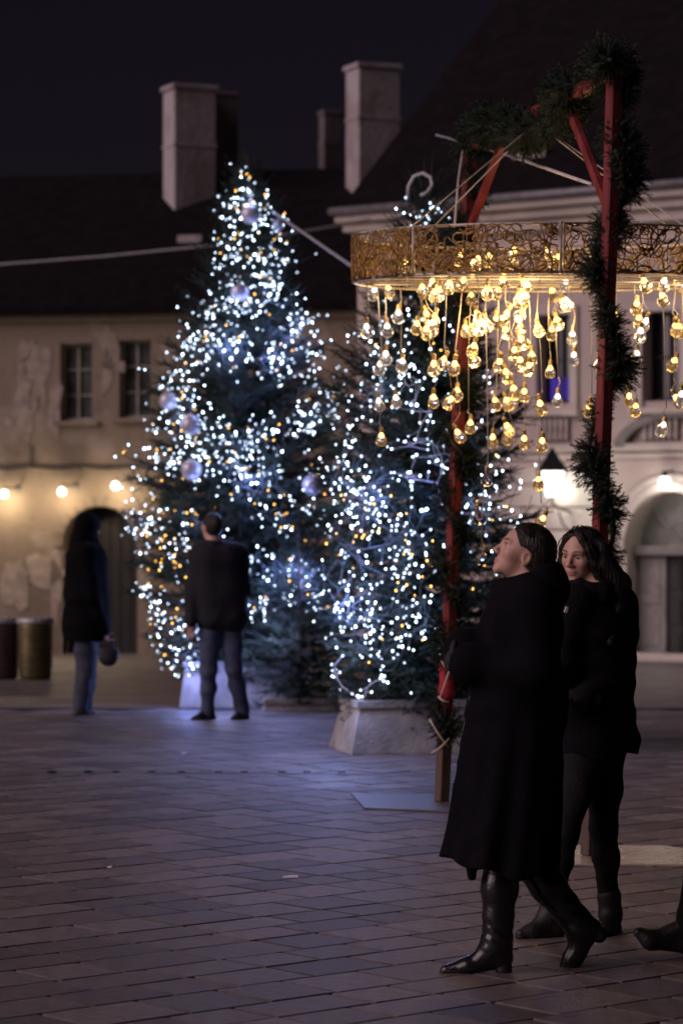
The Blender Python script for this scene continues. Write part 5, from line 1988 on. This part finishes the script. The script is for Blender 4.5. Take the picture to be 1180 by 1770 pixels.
s_, nrm = tall_boot(j['knL'], J(858, 1632, -.06), J(868, 1655, -.06), J(806, 1672, -.06), J(770, 1677, -.06), J(870, 1684, -.06))
s_.plane((0, 0, .0), (0, 0, 1), (-1, -.5, -.3), (1, .5, .3))
s_.custom(lambda p: p[:, 2] - .045 * np.clip((p[:, 0] - J(845, 0)[0]) * 60, 0, 1) - .012, (-1, -.5, -.3), (1, .5, .3), .004, 'i')
sdf_obj('sole', s_, .004, M_shoe, W1.root, 1)
s_, nrm = tall_boot(j['knR'], J(1003, 1602, .07), J(1022, 1606, .07), J(987, 1658, .07), J(970, 1686, .07), J(1034, 1615, .07), False)
up_ = unit(np.cross(J(970, 1686) - J(1022, 1606), (0, 1, 0)))
up_ = up_ if up_[0] < 0 else -up_
pt_ = J(987, 1658, .07) - up_ * .020
s_.custom(lambda p: (p - pt_) @ up_ - .028 * np.clip((p[:, 2] - J(0, 1632)[2]) * 60, 0, 1), (-1, -.5, -.3), (1, .5, .4), .004, 'i')
s_.plane((0, 0, .001), (0, 0, 1), (-1, -.5, -.3), (1, .5, .3))
sdf_obj('sole', s_, .004, M_shoe, W1.root, 1)

# ---- second of the pair: long hair, short jacket, slim trousers
W2 = Person('person with long dark hair in hip length black jacket and slim trousers, smiling', 11.35, 1010)
J = W2.J
j = dict(neck=J(1032, 1014), chest=J(1035, 1085), waist=J(1035, 1190), pelvis=J(1033, 1275),
         shL=J(988, 1044, -.10), shR=J(1068, 1044, .06), elL=J(965, 1150, -.14), wrL=J(925, 1190, -.22),
         elR=J(1064, 1165, .02), wrR=J(1010, 1205, -.20),
         hipL=J(1012, 1290, -.05), hipR=J(1046, 1290, .05),
         knL=J(975, 1440, -.10), anL=J(950, 1580, -.06), heL=J(962, 1606, -.06), baL=J(918, 1612, -.10), toL=J(900, 1614, -.12),
         knR=J(1042, 1430, .04), anR=J(1054, 1580, .08), heR=J(1058, 1606, .10), baR=J(1042, 1613, -.02), toR=J(1036, 1615, -.07))
yw = R(38)
Fm = head_frame((-math.sin(yw), -math.cos(yw), -0.10), (0.10, 0, 1))
O = J(1006, 963)
hs = .93
W2.body(j, O, Fm, hs, .0045, {'L': ((-1, -.3, 0), (0, .5, -1), 1, .7), 'R': ((-1, -.4, .1), (0, .5, -1), -1, .7)}, .80)
eyes(W2.root, O, Fm, hs, (0, 0, 0), (1, -.15, -.1))
L = lambda f, r, u: O + Fm @ (np.array((f, r, u)) * hs)
h = Ops()
h.ell(L(-.016, 0, .044), np.array((.104, .083, .090)) * hs, Fm, .02)
h.ell(L(-.050, 0, -.020), np.array((.078, .088, .10)) * hs, Fm, .03)
h.chain([L(-.01, .082, .05), L(-.005, .092, -.03), J(1058, 1000, -.02), J(1062, 1050, -.04), J(1052, 1110, -.12)], [.022, .026, .036, .034, .018], .03)
h.chain([L(-.03, .085, .02), L(-.05, .095, -.06), J(1068, 1010, .05), J(1070, 1050, .08)], [.03, .04, .045, .03], .04)
h.chain([L(.02, -.076, .05), L(.015, -.080, -.03), L(.005, -.085, -.10), L(-.01, -.09, -.20)], [.016, .016, .022, .022], .02)
h.chain([L(-.06, 0, -.05), L(-.07, 0, -.18), L(-.06, .02, -.28)], [.07, .07, .05], .04)
h.ell(L(.106, 0, -.020), np.array((.085, .060, .122)) * hs, Fm, .014, 's')
for e in (-1, 1):
    h.chain([L(.050, e * .012, .116), L(.068, e * .040, .088), L(.055, e * .066, .040), L(.035, e * .078, -.02), L(.012, e * .088, -.08)], [.009, .013, .014, .015, .018], .014)
sdf_obj('hair', h, .0045, M_hair, W2.root, 2)
hr = np.random.default_rng(77)
fl = MB()
for k in range(90):
    a = hr.uniform(-1.9, 1.9)
    st0 = L(.02 + .035 * math.cos(a) + hr.normal(0, .012), .012 * np.sign(math.sin(a)), .136 + hr.normal(0, .002) - .012 * (math.cos(a) > .5))
    sd = 1 if math.sin(a) > 0 else -1
    p1 = L(.015 + hr.normal(0, .03), sd * (.086 + hr.normal(0, .003)), .05)
    p2 = L(-.01 + hr.normal(0, .03), sd * (.104 + hr.normal(0, .007)), -.08)
    p3 = (J(1066, 1030) if sd > 0 else L(-.01, -.10, -.2)) + hr.normal(0, .022, 3)
    ps = [np.array(W2.base) + q for q in (st0, p1, p2, p3)]
    fine = []
    for t in np.linspace(0, 1, 9):
        i = min(int(t * 3), 2); u_ = t * 3 - i
        q0, q1, q2, q3 = ps[max(i - 1, 0)], ps[i], ps[i + 1], ps[min(i + 2, 3)]
        fine.append(.5 * (2 * q1 + (q2 - q0) * u_ + (2 * q0 - 5 * q1 + 4 * q2 - q3) * u_ ** 2 + (3 * q1 - q0 - 3 * q2 + q3) * u_ ** 3))
    fl.tube(fine, [.0016] * 8 + [.0006], 4, False)
fl.build('loose_strands', M_hair, W2.root, True)
c = Ops()
c.cap(lerp(j['shL'], j['shR'], .1), lerp(j['shL'], j['shR'], .9), .075, .080, .06)
for e in (-1, 1):
    ex = (j['shR'] - j['shL']) * .2 * e
    c.cap(J(1035, 1090) + ex, J(1030, 1190) + ex * .7, .118, .108, .06)
    c.cap(J(1030, 1190) + ex * .7, J(1036, 1285) + ex * 1.0, .108, .126, .06)
c.chain([j['shR'], j['elR'], j['wrR']], [.076, .066, .052], .035)
c.chain([j['shL'], j['elL'], j['wrL']], [.074, .064, .052], .035)
c.chain([J(985, 1022, -.10), J(1005, 1030, -.12), J(1040, 1025, -.08), J(1064, 1012, .02), J(1050, 1005, .10), J(1010, 1008, .10), J(985, 1022, -.02)], [.024, .026, .030, .032, .032, .028, .024], .02)
zh = J(0, 1305)[2]
c.custom(lambda p: zh - .01 * np.sin(p[:, 0] * 30) - p[:, 2], (-.6, -.6, zh - .3), (.6, .6, zh + .15), .004, 'i')
def puff(p):
    return .004 * np.sin(p[:, 2] * 62) * np.clip((J(0, 1060)[2] - p[:, 2]) * 8, 0, 1)
c.custom(puff, (-.6, -.6, .4), (.6, .6, 1.5), .01, 'd')
sdf_obj('jacket', c, .0065, M_jacket, W2.root, 2)
sc_ = Ops()
nc = J(1024, 1028, 0)
for zo, rr_, tr in ((.0, .082, .036), (.032, .070, .030)):
    rg = [nc + np.array((rr_ * math.cos(q) - .01, rr_ * math.sin(q) - .01, zo + .014 * math.sin(2 * q + zo * 40))) for q in np.linspace(0, 6.283, 12)]
    sc_.chain(rg, [tr] * 12, .012)
sdf_obj('scarf', sc_, .006, M_jacket, W2.root, 2)
p = W2.base + J(978, 1054, -.30)
MB().box(p, (.014, .006, .026), Matrix.Rotation(.3, 3, 'Y'), .002).build('zip_pull', M_steelrope, W2.root)
t = Ops()
t.cap(J(1020, 1268, -.03), J(1042, 1268, .03), .105, .105, .05)
t.chain([j['hipR'], lerp(j['hipR'], j['knR'], .5), j['knR'], lerp(j['knR'], j['anR'], .35), j['anR']], [.086, .070, .052, .050, .038], .03)
t.chain([j['hipL'], lerp(j['hipL'], j['knL'], .5), j['knL'], lerp(j['knL'], j['anL'], .35), j['anL']], [.084, .068, .052, .050, .038], .03)
t.custom(wrinkle(4, .004, 40), (-1, -1, 0), (1, 1, 1.6), .01, 'd')
sdf_obj('trousers', t, .006, M_trouser, W2.root, 2)
for a in 'LR':
    b = Ops()
    b.cap(lerp(j['an' + a], j['kn' + a], .22), j['an' + a], .048, .046, .02)
    foot_ops(b, j['an' + a], j['he' + a], j['ba' + a], j['to' + a], 1.0)
    b.plane((0, 0, .002), (0, 0, 1), (-1, -.6, -.3), (1, .6, .3))
    sdf_obj('ankle_boot', b, .005, M_suede, W2.root, 1)
    q = Ops()
    q.chain([j['he' + a], j['ba' + a], j['to' + a]], [.036, .038, .027], .01)
    q.plane((0, 0, .0), (0, 0, 1), (-1, -.6, -.3), (1, .6, .3))
    q.custom(lambda p: p[:, 2] - .016, (-1, -.6, -.3), (1, .6, .3), .004, 'i')
    sdf_obj('sole', q, .004, M_shoe, W2.root, 1)
g = Ops()
hand_ops(g, j['wrR'], (-1, -.4, .1), (0, .5, -1), -1, 1.0, .7, .004)
g.cap(j['wrR'] + np.array((.03, 0, 0)), j['wrR'], .034, .034, .02)
sdf_obj('glove', g, .0045, M_glove, W2.root, 1)
g = Ops()
hand_ops(g, j['wrL'], (-1, -.3, 0), (0, .5, -1), 1, 1.0, .7, .004)
g.cap(j['wrL'] + np.array((.03, 0, 0)), j['wrL'], .034, .034, .02)
sdf_obj('glove', g, .0045, M_glove, W2.root, 1)


# ---- the two standing farther back and the one stepping in
def bystander(label, Y, px, j, O, Fm, hs, jac, trs, jm, tm, vox=.009, hem=None, hands=None, thick=0.98, hood=False):
    p = Person(label, Y, px, ZT if Y < 25 else 0.0)
    J = p.J
    jj = {k: J(*v) for k, v in j.items()}
    O = J(*O)
    p.body(jj, O, Fm, hs, .008, hands or {'L': ((0, 0, -1), (0, -1, 0), 1, .5), 'R': ((0, 0, -1), (0, -1, 0), -1, .5)}, thick)
    L = lambda f, r, u: O + Fm @ (np.array((f, r, u)) * hs)
    h = Ops()
    h.ell(L(-.014, 0, .046), np.array((.104, .082, .090)) * hs, Fm, .02)
    h.ell(L(-.045, 0, .0), np.array((.070, .078, .075)) * hs, Fm, .02)
    h.ell(L(.115, 0, -.02), np.array((.09, .10, .10)) * hs, Fm, .012, 's')
    for e in (-1, 1):
        h.ell(L(.01, e * .085, -.03), np.array((.04, .03, .045)) * hs, Fm, .010, 's')
    sdf_obj('hair', h, .007, M_hair, p.root, 1)
    if hood:
        hd_ = Ops()
        hd_.ell(L(-.020, 0, .030), np.array((.122, .104, .122)) * hs, Fm, .02)
        hd_.cap(L(-.04, 0, -.06), jj['neck'], .095, .105, .04)
        hd_.ell(L(.125, 0, -.01), np.array((.085, .075, .10)) * hs, Fm, .015, 's')
        sdf_obj('hood', hd_, .008, jm, p.root, 2)
    c = Ops()
    sl, sr = jj['shL'], jj['shR']
    c.cap(lerp(sl, sr, .1), lerp(sl, sr, .9), .085, .085, .06)
    for e in (-1, 1):
        ex = (sr - sl) * .2 * e
        c.cap(jj['chest'] + ex, jj['waist'] + ex, .125 * jac, .125 * jac, .06)
        c.cap(jj['waist'] + ex, jj['pelvis'] + ex, .125 * jac, .135 * jac, .06)
        if hem is not None:
            c.cap(jj['pelvis'] + ex, jj['pelvis'] + ex * .9 + np.array((0, 0, -.22)), .135 * jac, .135 * jac, .06)
    for a in 'LR':
        c.chain([jj['sh' + a], jj['el' + a], jj['wr' + a]], [.080, .068, .052], .04)
    n0 = jj['neck']
    rr_ = [n0 + np.array((.068 * math.cos(q), .068 * math.sin(q), .0)) for q in np.linspace(0, 6.283, 9)]
    c.chain(rr_, [.026] * 9, .02)
    zh = J(0, hem if hem else 1092)[2]
    c.custom(lambda q: zh + .006 * np.sin(q[:, 0] * 40) - q[:, 2], (-.18, -.3, zh - .4), (.22, .3, zh + .05), .004, 'i')
    c.custom(wrinkle(int(Y * 10), .012, 20), (-1, -1, .3), (1, 1, 1.7), .01, 'd')
    sdf_obj('jacket', c, vox, jm, p.root, 2)
    t = Ops()
    t.cap(lerp(jj['hipL'], jj['hipR'], 0) + np.array((0, 0, .05)), jj['hipR'] + np.array((0, 0, .05)), .10, .10, .05)
    for a in 'LR':
        k_, an_ = jj['kn' + a], jj['an' + a]
        t.chain([jj['hip' + a], lerp(jj['hip' + a], k_, .5), k_, lerp(k_, an_, .4), an_ + np.array((0, 0, -.01))], [.098 * trs, .088 * trs, .072 * trs, .068 * trs, .062 * trs], .03)
    t.custom(wrinkle(int(Y * 10) + 1, .009, 30), (-1, -1, -.1), (1, 1, 1.3), .01, 'd')
    sdf_obj('trousers', t, vox, tm, p.root, 2)
    for a in 'LR':
        b = Ops()
        foot_ops(b, jj['an' + a], jj['he' + a], jj['ba' + a], jj['to' + a], 1.05)
        b.plane((0, 0, .002), (0, 0, 1), (-1, -.6, -.3), (1, .6, .3))
        sdf_obj('shoe', b, .006, M_shoe, p.root, 1)
    return p, jj


m1 = dict(neck=(370, 940), chest=(376, 965), waist=(380, 1020), pelvis=(382, 1066),
          shL=(344, 957, -.02), shR=(413, 958, .04), elL=(334, 1022, -.04), wrL=(330, 1076, -.10), elR=(420, 1020, .06), wrR=(404, 1058, .16),
          hipL=(364, 1072, -.02), hipR=(398, 1072, .02), knL=(361, 1160, -.04), anL=(359, 1228, 0), heL=(366, 1240, .02), baL=(342, 1243, -.06), toL=(334, 1244, -.08),
          knR=(404, 1158, -.02), anR=(419, 1226, .06), heR=(424, 1240, .08), baR=(408, 1243, .0), toR=(402, 1244, -.03))
bystander('person in dark jacket and blue jeans standing before the taller spruce, back turned', 23.8, 378, m1, (366, 912), head_frame((-.55, .8, .12), (0, 0, 1)), .96, 1.16, .98, M_navy, M_jeans)
m2 = dict(neck=(151, 938), chest=(150, 970), waist=(150, 1030), pelvis=(150, 1075),
          shL=(152, 958, .18), shR=(150, 958, -.18), elL=(160, 1030, .22), wrL=(178, 1078, .20), elR=(160, 1032, -.22), wrR=(180, 1090, -.18),
          hipL=(150, 1085, .08), hipR=(148, 1085, -.08), knL=(152, 1160, .08), anL=(146, 1222, .08), heL=(138, 1236, .08), baL=(160, 1238, .08), toL=(168, 1239, .08),
          knR=(148, 1160, -.08), anR=(139, 1222, -.08), heR=(132, 1236, -.08), baR=(154, 1239, -.08), toR=(163, 1240, -.08))
p2, jj2 = bystander('person in thigh length dark hooded coat and jeans before the arched gateway', 24.4, 150, m2, (154, 914), head_frame((.75, .65, -.08), (0, 0, 1)), .97, 1.42, 1.05, M_darkcoat, M_jeans2, hem=1106, hood=True,
                    hands={'L': ((.3, 0, -1), (1, 0, 0), 1, .7), 'R': ((.3, 0, -1), (1, 0, .2), -1, .9)})
# bag in the hand
bc = np.array(p2.base) + jj2['wrR'] + np.array((.04, -.02, -.22))
BG = thing('hand_bag', 'small dark bag held by the person at the gateway', 'bag', bc)
bo = Ops(); bo.ell((0, 0, 0), (.085, .05, .085), None, .02); bo.cap((-.05, 0, .05), (.05, 0, .05), .035, .035, .03)
sdf_obj('pouch', bo, .008, M_suede, BG, 1)
MB().tube([bc + np.array((-.045, 0, .07)), bc + np.array((-.03, 0, .13)), bc + np.array((0.0, 0, .15)), bc + np.array((.03, 0, .13)), bc + np.array((.045, 0, .07))], .006, 6).build('strap', M_suede, BG, True)

m3 = dict(neck=(1262, 985), chest=(1264, 1060), waist=(1262, 1170), pelvis=(1262, 1265),
          shL=(1262, 1030, -.18), shR=(1264, 1030, .18), elL=(1280, 1150, -.22), wrL=(1258, 1260, -.22), elR=(1285, 1150, .22), wrR=(1262, 1255, .22),
          hipL=(1258, 1285, -.08), hipR=(1262, 1285, .08), knL=(1226, 1455, -.08), anL=(1190, 1600, -.08), heL=(1192, 1634, -.08), baL=(1124, 1624, -.08), toL=(1104, 1612, -.08),
          knR=(1290, 1450, .08), anR=(1370, 1570, .08), heR=(1392, 1580, .08), baR=(1352, 1638, .08), toR=(1340, 1648, .08))
bystander('person stepping in behind the couple, dark shoe heel first on the slabs', 10.9, 1250, m3, (1250, 930), head_frame((-1, -.1, 0), (0, 0, 1)), .98, 1.0, .9, M_navy, M_trouser)
